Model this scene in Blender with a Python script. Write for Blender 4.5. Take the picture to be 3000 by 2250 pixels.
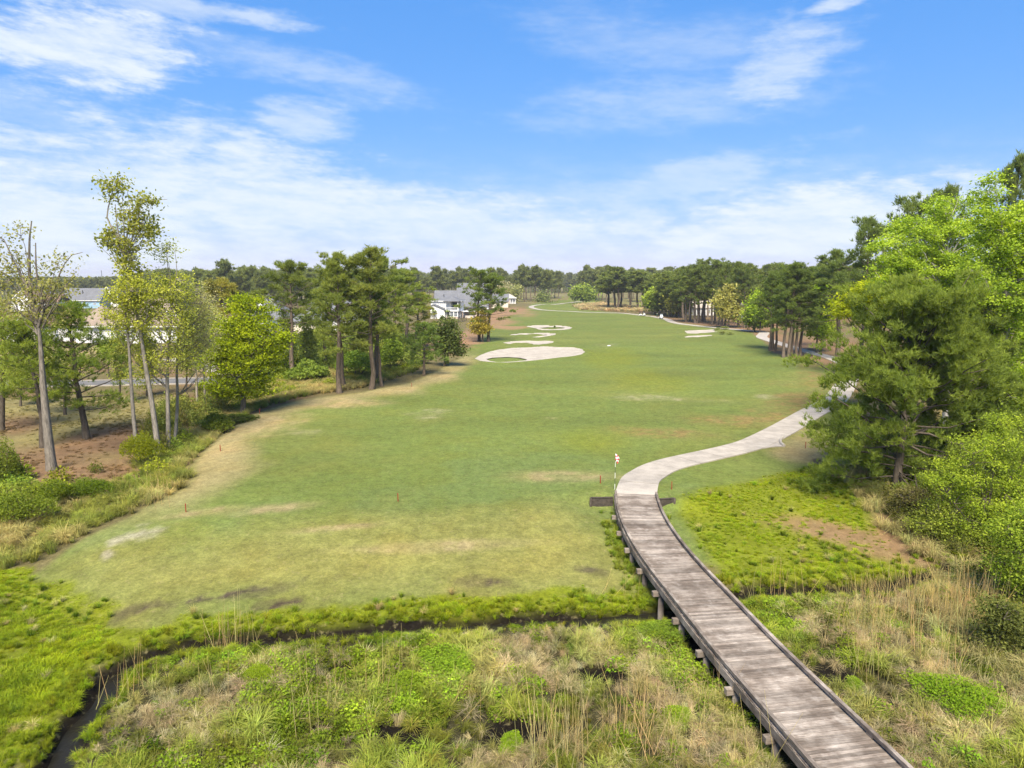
import bpy, bmesh, math, random
import numpy as np
from functools import lru_cache
from mathutils import Vector, Matrix

S = bpy.context.scene
for o in list(bpy.data.objects):
    bpy.data.objects.remove(o)
COL = S.collection

# ------------------------------------------------------------------ camera
CAM_H, PITCH, FPX = 14.5, math.radians(8.6), 2000.0
cd = bpy.data.cameras.new('camera')
cam = bpy.data.objects.new('camera', cd)
COL.objects.link(cam)
cam.location = (0, 0, CAM_H)
cam.rotation_euler = (math.radians(90) - PITCH, 0, 0)
cd.sensor_width = 36.0
cd.lens = 24.0
cd.clip_start = 0.5
cd.clip_end = 20000
S.camera = cam

# ------------------------------------------------------------------ sun, sky, exposure
SUN_EL, SUN_AZ = math.radians(53), math.radians(184)      # azimuth clockwise from +Y
SUN_STRENGTH, SUN_ANGLE, SKY_STRENGTH, EXPOSURE = 3.1, math.radians(26), 0.05, 1.9
S.view_settings.view_transform = 'Standard'
S.view_settings.look = 'None'
S.view_settings.gamma = 1.0
S.view_settings.exposure = EXPOSURE
S.view_settings.use_curve_mapping = False
sl = bpy.data.lights.new('sun', 'SUN')
sl.energy = SUN_STRENGTH
sl.angle = SUN_ANGLE
sl.color = (1.0, 0.90, 0.74)
so = bpy.data.objects.new('sun', sl)
COL.objects.link(so)
sd = Vector((math.sin(SUN_AZ) * math.cos(SUN_EL), math.cos(SUN_AZ) * math.cos(SUN_EL), math.sin(SUN_EL)))
so.rotation_euler = sd.to_track_quat('Z', 'Y').to_euler()
so.location = sd * 200


def ray(u, v):
    """direction of a photograph pixel (3000 x 2250) as a world vector"""
    a, b = (u - 1500) / FPX, -(v - 1125) / FPX
    cp, sp = math.cos(PITCH), math.sin(PITCH)
    return Vector((a, cp + b * sp, -sp + b * cp))


class NT:
    """small helper that adds nodes to a tree"""
    def __init__(s, tree):
        s.t = tree
        s.n = tree.nodes
        s.l = tree.links

    def put(s, sock, v):
        if v is None:
            return
        if isinstance(v, bpy.types.NodeSocket):
            s.l.new(v, sock)
        else:
            if sock.type == 'RGBA' and len(v) == 3:
                v = tuple(v) + (1.0,)
            sock.default_value = v

    def node(s, typ, ins=None, **kw):
        nd = s.n.new(typ)
        for k, v in kw.items():
            setattr(nd, k, v)
        for k, v in (ins or {}).items():
            s.put(nd.inputs[k], v)
        return nd

    def math(s, op, a, b=None, c=None, clamp=False):
        nd = s.n.new('ShaderNodeMath')
        nd.operation = op
        nd.use_clamp = clamp
        for i, v in enumerate((a, b, c)):
            if v is not None:
                s.put(nd.inputs[i], v)
        return nd.outputs[0]

    def vmath(s, op, a, b=None):
        nd = s.n.new('ShaderNodeVectorMath')
        nd.operation = op
        s.put(nd.inputs[0], a)
        if b is not None:
            s.put(nd.inputs[1], b)
        return nd.outputs[0]

    def ramp(s, x, lo, hi, a=0.0, b=1.0, smooth=True):
        nd = s.n.new('ShaderNodeMapRange')
        nd.interpolation_type = 'SMOOTHSTEP' if smooth else 'LINEAR'
        s.put(nd.inputs['Value'], x)
        s.put(nd.inputs['From Min'], lo)
        s.put(nd.inputs['From Max'], hi)
        s.put(nd.inputs['To Min'], a)
        s.put(nd.inputs['To Max'], b)
        return nd.outputs[0]

    def mix(s, fac, a, b, mode='MIX'):
        nd = s.n.new('ShaderNodeMix')
        nd.data_type = 'RGBA'
        nd.blend_type = mode
        s.put(nd.inputs[0], fac)
        s.put(nd.inputs[6], a)
        s.put(nd.inputs[7], b)
        return nd.outputs[2]

    def noise(s, vec, scale, detail=3, rough=0.55, dist=0.0):
        nd = s.n.new('ShaderNodeTexNoise')
        if vec is not None:
            s.put(nd.inputs['Vector'], vec)
        nd.inputs['Scale'].default_value = scale
        nd.inputs['Detail'].default_value = detail
        nd.inputs['Roughness'].default_value = rough
        nd.inputs['Distortion'].default_value = dist
        return nd.outputs['Fac']


def build_world():
    w = bpy.data.worlds.new('World')
    S.world = w
    w.use_nodes = True
    w.cycles.sampling_method = 'MANUAL'
    w.cycles.sample_map_resolution = 256
    t = w.node_tree
    t.nodes.clear()
    k = NT(t)
    sky = k.node('ShaderNodeTexSky', sky_type='NISHITA', sun_disc=False)
    sky.sun_elevation = SUN_EL
    sky.sun_rotation = SUN_AZ
    sky.altitude = 0
    sky.air_density = 1.0
    sky.dust_density = 0.0
    sky.ozone_density = 4.0
    sc_ = k.node('ShaderNodeSeparateColor', {0: sky.outputs[0]})
    # the camera's rendering of blue sky: deeper at the zenith, gentle towards the horizon
    r_ = k.math('MULTIPLY', k.math('POWER', sc_.outputs[0], 0.95), 0.525)
    g_ = k.math('MULTIPLY', k.math('POWER', sc_.outputs[1], 0.52), 1.33)
    b_ = k.math('MULTIPLY', k.math('POWER', sc_.outputs[2], 0.30), 3.25)
    cap = k.node('ShaderNodeCombineColor', {0: r_, 1: g_, 2: b_}).outputs[0]
    bg1 = k.node('ShaderNodeBackground', {'Color': cap, 'Strength': SKY_STRENGTH})
    tc = k.node('ShaderNodeTexCoord')
    d = k.vmath('NORMALIZE', tc.outputs['Generated'])
    sep = k.node('ShaderNodeSeparateXYZ', {0: d})
    X, Y, Z = sep.outputs
    az = k.math('ARCTAN2', X, Y)
    el = k.math('ARCSINE', Z)
    # wind-combed noise on a high layer of air: stretched sideways, gently tilted
    cv = k.node('ShaderNodeCombineXYZ', {0: k.math('ADD', k.math('MULTIPLY', az, 1.0), k.math('MULTIPLY', el, 0.9)),
                                         1: k.math('MULTIPLY', el, 3.6), 2: 3.7})
    n1 = k.noise(cv.outputs[0], 3.2, 4, 0.62)
    n2 = k.noise(cv.outputs[0], 15.0, 5, 0.66)
    cv2 = k.node('ShaderNodeCombineXYZ', {0: k.math('ADD', az, k.math('MULTIPLY', el, -0.5)), 1: k.math('MULTIPLY', el, 1.5), 2: 9.1})
    n3 = k.noise(cv2.outputs[0], 9.0, 5, 0.68)
    wn = k.math('ADD', k.math('MULTIPLY', k.math('SUBTRACT', n1, 0.5), 1.1), k.math('MULTIPLY', k.math('SUBTRACT', n3, 0.5), 1.0))
    wn2 = k.math('ADD', wn, k.math('MULTIPLY', k.math('SUBTRACT', n2, 0.5), 1.15))
    # broad banks of cloud: (pixel centre, half width, half height, tilt, density, softness)
    banks = [(230, 115, 300, 90, -0.12, 0.95, 0.8), (430, 10, 460, 26, 0.0, 0.6, 0.8),
             (180, 370, 420, 70, 0.25, 0.42, 1.2), (700, 560, 860, 135, 0.16, 0.9, 1.0),
             (890, 350, 110, 58, 0.1, 0.6, 1.0), (1250, 660, 950, 110, 0.1, 0.9, 1.0),
             (100, 620, 600, 170, 0.1, 0.95, 1.1), (2330, 670, 540, 110, -0.12, 1.0, 0.9),
             (2300, 190, 170, 90, -0.5, 0.6, 1.1), (1950, 120, 380, 70, 0.15, 0.3, 1.4),
             (2000, 300, 420, 70, -0.05, 0.35, 1.4), (2450, 10, 90, 22, -0.2, 0.7, 0.8),
             (2030, 530, 330, 55, -0.2, 0.5, 1.1), (800, 180, 420, 45, 0.15, 0.4, 1.2)]
    tot = None
    for (u, v, ru, rv, tilt, dens, soft) in banks:
        r = ray(u, v).normalized()
        a0, e0 = math.atan2(r.x, r.y), math.asin(r.z)
        ra, re = ru / FPX, rv / FPX
        da, de = k.math('SUBTRACT', az, a0), k.math('SUBTRACT', el, e0)
        p = k.math('MULTIPLY', k.math('ADD', k.math('MULTIPLY', da, math.cos(tilt)), k.math('MULTIPLY', de, -math.sin(tilt))), 1 / ra)
        q = k.math('MULTIPLY', k.math('ADD', k.math('MULTIPLY', da, math.sin(tilt)), k.math('MULTIPLY', de, math.cos(tilt))), 1 / re)
        dist = k.math('SQRT', k.math('ADD', k.math('MULTIPLY', p, p), k.math('MULTIPLY', q, q)))
        warped = k.math('SUBTRACT', dist, k.math('MULTIPLY', wn2, 1.35))
        m = k.ramp(warped, 1.0 + 0.35 * soft, 1.0 - 0.75 * soft, 0.0, dens)
        tot = m if tot is None else k.math('MAXIMUM', tot, m)
    # thin veil all round the low sky, and streaks added above the view to whiten the fill light
    veil = k.math('MULTIPLY', k.ramp(el, 0.20, 0.02, 0.0, 0.9), k.ramp(wn2, -0.28, 0.25, 0.2, 1.0))
    streak = k.math('MULTIPLY', k.ramp(wn2, -0.08, 0.4, 0.0, 0.85), k.ramp(el, 0.36, 0.6))
    tot = k.math('MAXIMUM', tot, veil)
    tot = k.math('MAXIMUM', tot, streak)
    tex = k.ramp(n2, 0.3, 0.68, 0.6, 1.0)
    tot = k.math('MULTIPLY', tot, tex, clamp=True)
    tot = k.math('MULTIPLY', tot, k.ramp(Z, -0.02, 0.0))
    bg2 = k.node('ShaderNodeBackground', {'Color': (0.86, 0.94, 1.0), 'Strength': 0.275})
    mx = k.node('ShaderNodeMixShader', {0: tot, 1: bg1.outputs[0], 2: bg2.outputs[0]})
    out = k.node('ShaderNodeOutputWorld', {0: mx.outputs[0]})


build_world()
S.render.engine = 'CYCLES'
cy = S.cycles
cy.adaptive_threshold = 0.02
cy.max_bounces = 5
cy.diffuse_bounces = 3
cy.glossy_bounces = 2
cy.transmission_bounces = 3
cy.transparent_max_bounces = 4
cy.volume_bounces = 0
cy.caustics_reflective = False
cy.caustics_refractive = False
cy.sample_clamp_indirect = 6.0

# ------------------------------------------------------------------ numeric helpers
def smooth(t):
    t = np.clip(t, 0, 1)
    return t * t * (3 - 2 * t)


def _hash(ix, iy, seed):
    h = (ix.astype(np.int64) * 374761393 + iy.astype(np.int64) * 668265263 + seed * 974711) & 0xFFFFFFFF
    h = ((h ^ (h >> 13)) * 1274126177) & 0xFFFFFFFF
    return ((h ^ (h >> 16)) & 0xFFFFFF) / float(0xFFFFFF)


def vnoise(x, y, scale, seed=0):
    x = np.asarray(x, float) / scale
    y = np.asarray(y, float) / scale
    ix, iy = np.floor(x), np.floor(y)
    fx, fy = smooth(x - ix), smooth(y - iy)
    a, b = _hash(ix, iy, seed), _hash(ix + 1, iy, seed)
    c, d = _hash(ix, iy + 1, seed), _hash(ix + 1, iy + 1, seed)
    return (a + (b - a) * fx) * (1 - fy) + (c + (d - c) * fx) * fy


def fbm(x, y, scale, octaves=4, seed=0, gain=0.55):
    s, amp, tot = 0.0, 1.0, 0.0
    for i in range(octaves):
        s = s + amp * vnoise(x, y, scale / 2 ** i, seed + 17 * i)
        tot += amp
        amp *= gain
    return s / tot


def seg_dist(x, y, poly, closed=False):
    """distance to a polyline and the side of it (+ left, - right of its direction)"""
    best = np.full(np.shape(x), 1e9)
    side = np.zeros(np.shape(x))
    n = len(poly)
    for i in range(n if closed else n - 1):
        ax, ay = poly[i][:2]
        bx, by = poly[(i + 1) % n][:2]
        dx, dy = bx - ax, by - ay
        L = dx * dx + dy * dy + 1e-12
        t = np.clip(((x - ax) * dx + (y - ay) * dy) / L, 0, 1)
        ex, ey = x - ax - t * dx, y - ay - t * dy
        d = np.hypot(ex, ey)
        m = d < best
        best = np.where(m, d, best)
        side = np.where(m, np.sign(dx * (y - ay) - dy * (x - ax)), side)
    return best, side


def in_poly(x, y, poly):
    c = np.zeros(np.shape(x), bool)
    n = len(poly)
    for i in range(n):
        ax, ay = poly[i][:2]
        bx, by = poly[(i + 1) % n][:2]
        cond = (ay > y) != (by > y)
        xi = (bx - ax) * (y - ay) / (by - ay + 1e-12) + ax
        c ^= cond & (x < xi)
    return c


def sdf(x, y, poly):
    """signed distance, positive inside"""
    d, _ = seg_dist(x, y, poly, True)
    return np.where(in_poly(x, y, poly), d, -d)


def at_z(u, v, z):
    r = ray(u, v)
    t = (z - CAM_H) / r.z
    return (r.x * t, r.y * t)


def spline(pts, step):
    """Catmull-Rom through the points, resampled evenly"""
    P = [np.array(p, float) for p in pts]
    P = [2 * P[0] - P[1]] + P + [2 * P[-1] - P[-2]]
    out = []
    for i in range(1, len(P) - 2):
        p0, p1, p2, p3 = P[i - 1], P[i], P[i + 1], P[i + 2]
        for t in np.linspace(0, 1, 24, endpoint=False):
            out.append(0.5 * ((2 * p1) + (-p0 + p2) * t + (2 * p0 - 5 * p1 + 4 * p2 - p3) * t * t + (-p0 + 3 * p1 - 3 * p2 + p3) * t ** 3))
    out.append(P[-2])
    out = np.array(out)
    L = np.concatenate([[0], np.cumsum(np.linalg.norm(np.diff(out, axis=0), axis=1))])
    n = max(2, int(round(L[-1] / step)) + 1)
    s = np.linspace(0, L[-1], n)
    return np.stack([np.interp(s, L, out[:, k]) for k in range(out.shape[1])], 1)


# ------------------------------------------------------------------ object helpers
def link(name, data, parent=None):
    o = bpy.data.objects.new(name, data)
    COL.objects.link(o)
    if parent is not None:
        o.parent = parent
    return o


def tag(o, label, cat, group=None):
    o['label'] = label
    o['category'] = cat
    if group:
        o['group'] = group
    return o


def thing(name, label, cat, loc=(0, 0, 0), rz=0.0, group=None):
    o = link(name, None)
    o.empty_display_size = 0.3
    o.location = loc
    o.rotation_euler = (0, 0, rz)
    return tag(o, label, cat, group)


def np_mesh(name, V, quads=None, tris=None, mat=None, tint=None, col=None, smooth_shade=False):
    me = bpy.data.meshes.new(name)
    V = np.asarray(V, np.float32).reshape(-1, 3)
    q = np.zeros((0, 4), np.int32) if quads is None else np.asarray(quads, np.int32).reshape(-1, 4)
    t = np.zeros((0, 3), np.int32) if tris is None else np.asarray(tris, np.int32).reshape(-1, 3)
    me.vertices.add(len(V))
    me.vertices.foreach_set('co', V.ravel())
    loops = np.concatenate([q.ravel(), t.ravel()])
    me.loops.add(len(loops))
    me.loops.foreach_set('vertex_index', loops)
    n = len(q) + len(t)
    me.polygons.add(n)
    st = np.concatenate([np.arange(len(q)) * 4, len(q) * 4 + np.arange(len(t)) * 3]).astype(np.int32)
    me.polygons.foreach_set('loop_start', st)
    me.polygons.foreach_set('loop_total', np.concatenate([np.full(len(q), 4), np.full(len(t), 3)]).astype(np.int32))
    me.polygons.foreach_set('use_smooth', np.full(n, smooth_shade))
    if tint is not None:
        a = me.attributes.new('tint', 'FLOAT', 'POINT')
        a.data.foreach_set('value', np.asarray(tint, np.float32))
    if col is not None:
        a = me.attributes.new('col', 'FLOAT_COLOR', 'POINT')
        c = np.ones((len(V), 4), np.float32)
        c[:, :3] = col
        a.data.foreach_set('color', c.ravel())
    if mat is not None:
        me.materials.append(mat)
    me.update(calc_edges=True)
    return me


class MB:
    """collects boxes, tubes and polygons into one mesh"""
    def __init__(s):
        s.V, s.F = [], []

    def add(s, verts, faces):
        k = len(s.V)
        s.V += [tuple(map(float, v)) for v in verts]
        s.F += [tuple(i + k for i in f) for f in faces]
        return s

    def box(s, c, size, rz=0.0):
        hx, hy, hz = (d / 2 for d in size)
        ca, sa = math.cos(rz), math.sin(rz)
        v = []
        for dz in (-hz, hz):
            for dx, dy in ((-hx, -hy), (hx, -hy), (hx, hy), (-hx, hy)):
                v.append((c[0] + dx * ca - dy * sa, c[1] + dx * sa + dy * ca, c[2] + dz))
        return s.add(v, [(3, 2, 1, 0), (4, 5, 6, 7), (0, 1, 5, 4), (1, 2, 6, 5), (2, 3, 7, 6), (3, 0, 4, 7)])

    def hexa(s, v8):
        return s.add(v8, [(3, 2, 1, 0), (4, 5, 6, 7), (0, 1, 5, 4), (1, 2, 6, 5), (2, 3, 7, 6), (3, 0, 4, 7)])

    def tube(s, pts, rad, n=8, cap=True):
        pts = [Vector(p) for p in pts]
        if not hasattr(rad, '__len__'):
            rad = [rad] * len(pts)
        k = len(s.V)
        for i, p in enumerate(pts):
            d = (pts[min(i + 1, len(pts) - 1)] - pts[max(i - 1, 0)]).normalized()
            a = d.orthogonal().normalized()
            b = d.cross(a)
            for j in range(n):
                t = 2 * math.pi * j / n
                s.V.append(tuple(p + (a * math.cos(t) + b * math.sin(t)) * rad[i]))
        for i in range(len(pts) - 1):
            for j in range(n):
                s.F.append((k + i * n + j, k + i * n + (j + 1) % n, k + (i + 1) * n + (j + 1) % n, k + (i + 1) * n + j))
        if cap:
            s.F.append(tuple(k + j for j in reversed(range(n))))
            s.F.append(tuple(k + (len(pts) - 1) * n + j for j in range(n)))
        return s

    def mesh(s, name, mat=None, smooth_shade=False):
        me = bpy.data.meshes.new(name)
        me.from_pydata(s.V, [], s.F)
        if mat:
            me.materials.append(mat)
        if smooth_shade:
            me.polygons.foreach_set('use_smooth', [True] * len(me.polygons))
        me.update()
        return me

    def build(s, name, mat=None, parent=None, smooth_shade=False):
        return link(name, s.mesh(name, mat, smooth_shade), parent)


# ------------------------------------------------------------------ materials
def mat_new(name):
    m = bpy.data.materials.new(name)
    m.use_nodes = True
    m.node_tree.nodes.clear()
    return m, NT(m.node_tree)


def principled(k, col, rough=0.9, bump=None, spec=0.2, metal=0.0):
    b = k.node('ShaderNodeBsdfPrincipled', {'Base Color': col, 'Roughness': rough, 'Specular IOR Level': spec, 'Metallic': metal})
    if bump is not None:
        k.put(b.inputs['Normal'], bump)
    k.node('ShaderNodeOutputMaterial', {0: b.outputs[0]})
    return b


def bumpn(k, h, strength=0.4, dist=0.05):
    return k.node('ShaderNodeBump', {'Strength': strength, 'Distance': dist, 'Height': h}).outputs[0]


def mat_plain(name, col, rough=0.8, var=0.15, scale=3.0, spec=0.25, metal=0.0):
    m, k = mat_new(name)
    tc = k.node('ShaderNodeTexCoord').outputs['Object']
    n = k.noise(tc, scale, 4, 0.6)
    c = k.mix(1.0, col, k.ramp(n, 0.3, 0.7, 1 - var, 1 + var), 'MULTIPLY')
    principled(k, c, rough, bumpn(k, n, 0.15, 0.02), spec, metal)
    return m


def mat_foliage():
    """leaf colour comes from each object's own colour; leaf-to-leaf differences and painted light on clump tops from the tint attribute"""
    m, k = mat_new('foliage')
    oi = k.node('ShaderNodeObjectInfo')
    a = k.node('ShaderNodeAttribute', attribute_name='tint')
    f = a.outputs['Fac']
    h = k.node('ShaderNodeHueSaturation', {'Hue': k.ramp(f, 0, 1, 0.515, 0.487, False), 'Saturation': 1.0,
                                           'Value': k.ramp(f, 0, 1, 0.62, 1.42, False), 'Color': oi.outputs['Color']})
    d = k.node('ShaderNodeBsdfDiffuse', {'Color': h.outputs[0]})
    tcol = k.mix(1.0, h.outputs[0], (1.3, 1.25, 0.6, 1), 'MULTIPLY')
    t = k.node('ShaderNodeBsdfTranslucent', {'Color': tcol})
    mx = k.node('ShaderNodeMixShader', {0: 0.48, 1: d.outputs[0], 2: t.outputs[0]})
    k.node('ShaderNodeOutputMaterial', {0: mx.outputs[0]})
    return m


def mat_blade():
    """grass and marsh plants: colour per planted tuft, darker at the blade foot, brighter towards the tip"""
    m, k = mat_new('grass_blade')
    ic = k.node('ShaderNodeAttribute', attribute_name='icol', attribute_type='INSTANCER')
    a = k.node('ShaderNodeAttribute', attribute_name='tint')
    f = a.outputs['Fac']
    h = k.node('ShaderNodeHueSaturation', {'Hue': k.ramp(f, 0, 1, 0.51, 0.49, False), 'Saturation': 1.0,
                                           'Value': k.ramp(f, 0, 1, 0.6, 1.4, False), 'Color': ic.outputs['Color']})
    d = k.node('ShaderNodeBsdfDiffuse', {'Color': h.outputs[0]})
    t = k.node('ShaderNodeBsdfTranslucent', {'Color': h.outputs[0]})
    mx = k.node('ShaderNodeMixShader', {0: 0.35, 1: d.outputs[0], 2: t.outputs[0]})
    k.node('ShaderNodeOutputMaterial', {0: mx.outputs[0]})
    return m


def mat_bark():
    m, k = mat_new('bark')
    oi = k.node('ShaderNodeObjectInfo')
    tc = k.node('ShaderNodeTexCoord').outputs['Object']
    mp = k.node('ShaderNodeMapping', {0: tc, 'Scale': (5, 5, 0.9)}).outputs[0]
    n = k.noise(mp, 2.2, 5, 0.65)
    c = k.mix(1.0, oi.outputs['Color'], k.ramp(n, 0.3, 0.7, 0.6, 1.4), 'MULTIPLY')
    principled(k, c, 0.95, bumpn(k, n, 0.6, 0.05), 0.1)
    return m


M_LEAF, M_BLADE, M_BARK = mat_foliage(), mat_blade(), mat_bark()

# ------------------------------------------------------------------ terrain
CREEK_Z = -1.45
creek_px = [(40, 2420), (120, 2310), (180, 2230), (225, 2130), (285, 2065), (335, 1985), (420, 1935), (560, 1903), (700, 1888), (850, 1880),
            (1000, 1868), (1150, 1852), (1280, 1842), (1400, 1836), (1550, 1826), (1750, 1818), (1900, 1806), (2010, 1792), (2110, 1765),
            (2200, 1746), (2300, 1738), (2420, 1742), (2550, 1732), (2650, 1717), (2740, 1694), (2900, 1672), (3300, 1640)]
creek = [at_z(u, v, -1.25) for u, v in creek_px]
creek[0:0] = [(-14, 8), (-16, 0)][::-1]

DECK_Z = 0.35
# centre line of the boardwalk: points of its left and right kerb, paired by their row in the picture
bl = [(1803, 1436), (1806, 1480), (1819, 1527), (1845, 1577), (1881, 1642), (1924, 1697), (1970, 1756), (2033, 1835), (2092, 1909), (2170, 1992), (2248, 2086), (2327, 2172), (2366, 2227)]
br = [(1922, 1436), (1931, 1476), (1953, 1523), (1989, 1570), (2025, 1617), (2069, 1661), (2109, 1697), (2200, 1789), (2245, 1843), (2313, 1911), (2394, 1988), (2471, 2060), (2539, 2128), (2629, 2200), (2702, 2250)]
BL = spline([at_z(u, v, DECK_Z + 0.2) for u, v in bl], 0.5)
BR = spline([at_z(u, v, DECK_Z + 0.2) for u, v in br], 0.5)


def _centre():
    c, w = [], []
    for p in BL[::4]:
        j = np.argmin(np.hypot(*(BR - p).T))
        c.append((p + BR[j]) / 2)
        w.append(np.hypot(*(BR[j] - p)))
    return np.array(c), np.array(w)


_c, _w = _centre()
_cs = _c.copy()
for _ in range(2):
    _cs[1:-1] = (_cs[:-2] + _cs[1:-1] * 2 + _cs[2:]) / 4
dlast = _cs[-1] - _cs[-3]
dlast /= np.hypot(*dlast)
BRIDGE = spline(list(_cs) + [_cs[-1] + dlast * 3, _cs[-1] + dlast * 8], 0.146)
BRIDGE_W = float(np.median(_w))
ABUT = BRIDGE[0]
ADIR = (BRIDGE[6] - BRIDGE[0]) / np.hypot(*(BRIDGE[6] - BRIDGE[0]))


MOUNDS = []
POOLS = ((1520, 2150, .5), (1160, 2165, .45), (1760, 1985, .6), (2440, 1985, .5), (2120, 1950, .8), (2050, 1880, .8), (1010, 1970, .3), (2300, 1830, .3))
SWALE = [at_z(*p, -0.5) for p in ((0, 1800), (60, 1600), (250, 1480), (420, 1400), (540, 1290), (640, 1220), (780, 1160))]


def height(x, y):
    x = np.asarray(x, float)
    y = np.asarray(y, float)
    d, side = seg_dist(x, y, creek)
    far = side > 0
    bank_far = -0.85 * (1 - smooth((d - 0.8) / 13.0))
    marsh = -0.9 + 0.35 * (fbm(x, y, 2.6, 3, 5) - 0.5) + 0.25 * (fbm(x, y, 9.0, 2, 8) - 0.5)
    h = np.where(far, bank_far, marsh)
    h = h - 0.85 * np.exp(-(d / 0.6) ** 2) * (0.75 + 0.5 * vnoise(x, y, 3.0, 3))
    # left of the fairway the ground falls into a wet swale, then rises to the wooded lawn
    dl, _ = seg_dist(x, y, SWALE)
    h = h - 0.7 * np.exp(-(dl / 3.2) ** 2)
    # embankment that carries the path up to the boardwalk
    s = (x - ABUT[0]) * ADIR[0] + (y - ABUT[1]) * ADIR[1]
    r = np.hypot(x - ABUT[0], y - ABUT[1])
    h = h + 0.33 * np.exp(-(r / 5.0) ** 2) * smooth((0.25 - s) / 0.5)
    lat = np.abs(-(x - ABUT[0]) * ADIR[1] + (y - ABUT[1]) * ADIR[0])
    h = h - 0.85 * smooth((s - 0.1) / 0.8) * np.exp(-(lat / 3.6) ** 2) * np.exp(-np.clip(s, 0, None) / 9.0)
    # long swells further out
    g = smooth((y - 45) / 60)
    h = h + g * 1.5 * (fbm(x, y, 46.0, 3, 21) - 0.5)
    h = h + smooth((y - 350) / 300) * 2.0 * (fbm(x, y, 160.0, 2, 31) - 0.5)
    for (mx, my, mr, ma) in MOUNDS:
        h = h + ma * np.exp(-(((x - mx) ** 2 + (y - my) ** 2) / mr ** 2))
    return h


@lru_cache(None)
def G(u, v):
    """ground point seen at a pixel of the photograph"""
    r = ray(u, v)
    z = 0.0
    for _ in range(5):
        t = (z - CAM_H) / r.z
        x, y = r.x * t, r.y * t
        z = float(height(x, y))
    return Vector((x, y, z))


def Gs(pts):
    return [tuple(G(u, v))[:2] for u, v in pts]


def zat(x, y):
    return float(height(x, y))


# ---- bunkers (outline in photograph pixels)
def c3(pts):
    return [(1200 + x * .2712, 780 + y * .2712) for x, y in pts]


def c8(pts):
    return [(1850 + x * .12206, 880 + y * .12206) for x, y in pts]


bunkers = [
    ('broad pale sand bunker with a grass island, nearest of the four', c3([(705, 1000), (760, 965), (850, 930), (950, 905), (1100, 885), (1300, 878), (1450, 868), (1600, 876), (1780, 880), (1860, 898), (1892, 930), (1850, 957), (1750, 977), (1600, 992), (1400, 1017), (1250, 1032), (1050, 1047), (900, 1042), (780, 1030)]),
     c3([(828, 1006), (900, 990), (1050, 983), (1180, 990), (1268, 1010), (1200, 1023), (1050, 1034), (900, 1031)])),
    ('hooked', c3([(1008, 828), (1100, 813), (1300, 806), (1450, 806), (1555, 813), (1545, 830), (1450, 846), (1350, 853), (1320, 838), (1220, 829), (1120, 833), (1080, 845)]), None),
    ('thin', c3([(1078, 741), (1200, 728), (1400, 722), (1575, 725), (1575, 743), (1500, 757), (1400, 771), (1310, 771), (1450, 750), (1480, 742), (1350, 737), (1200, 742), (1100, 750)]), None),
    ('ring', c3([(1250, 652), (1340, 640), (1580, 640), (1700, 650), (1755, 665), (1722, 683), (1620, 694), (1480, 695), (1400, 687), (1360, 671)]),
     c3([(1395, 668), (1500, 659), (1600, 657), (1680, 665), (1600, 677), (1480, 679)])),
    ('right_far', c8([(1275, 745), (1300, 733), (1500, 722), (1700, 714), (1985, 704), (1990, 745), (2080, 755), (2000, 768), (1700, 794), (1500, 803), (1350, 800)]), None),
    ('right_near', c8([(1268, 868), (1500, 852), (1700, 845), (1928, 837), (1920, 857), (1700, 878), (1500, 894), (1290, 898)]), None)]
BUNK = [(n, Gs(p), Gs(i) if i else None) for n, p, i in bunkers]

# ---- cart path: left and right rim near the boardwalk, then centre points with a width
pl = [(1808, 1429), (1816, 1413), (1845, 1389), (1888, 1364), (1953, 1344), (2025, 1328), (2116, 1310), (2170, 1295), (2224, 1272), (2279, 1245), (2344, 1208), (2387, 1187), (2423, 1163)]
pr = [(1921, 1434), (1926, 1415), (1942, 1400), (1975, 1382), (2025, 1366), (2098, 1350), (2170, 1331), (2235, 1312), (2292, 1283), (2333, 1259), (2387, 1227), (2440, 1196), (2500, 1160)]
PLs = spline([tuple(G(u, v))[:2] for u, v in pl], 0.5)
PRs = spline([tuple(G(u, v))[:2] for u, v in pr], 0.5)
pc = []
for p in PLs[::5]:
    j = np.argmin(np.hypot(*(PRs - p).T))
    pc.append((p + PRs[j]) / 2)
far_pts = [(2478, 1125), (2490, 1090), (2475, 1066), (2430, 1048), (2372, 1033), (2310, 1015), (2262, 1000), (2232, 989), (2236, 980), (2236, 974), (2200, 970), (2161, 966), (2108, 962),
           (2072, 958), (2035, 954), (1992, 949), (1965, 942), (1945, 934), (1915, 928), (1889, 925.5), (1845, 920), (1813, 917.5), (1750, 916), (1688, 913.5),
           (1607, 909.5), (1574, 906), (1557, 901), (1561, 896.5), (1582, 893), (1600, 892)]
PATH = spline([tuple(ABUT - ADIR * 0.0)] + [tuple(p) for p in pc[1:]] + [tuple(G(u, v))[:2] for u, v in far_pts], 0.6)
PATH_W = 2.75
PATH2 = spline(Gs([(1618, 892.5), (1650, 889), (1680, 885.5), (1705, 883)]), 1.5)

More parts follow.
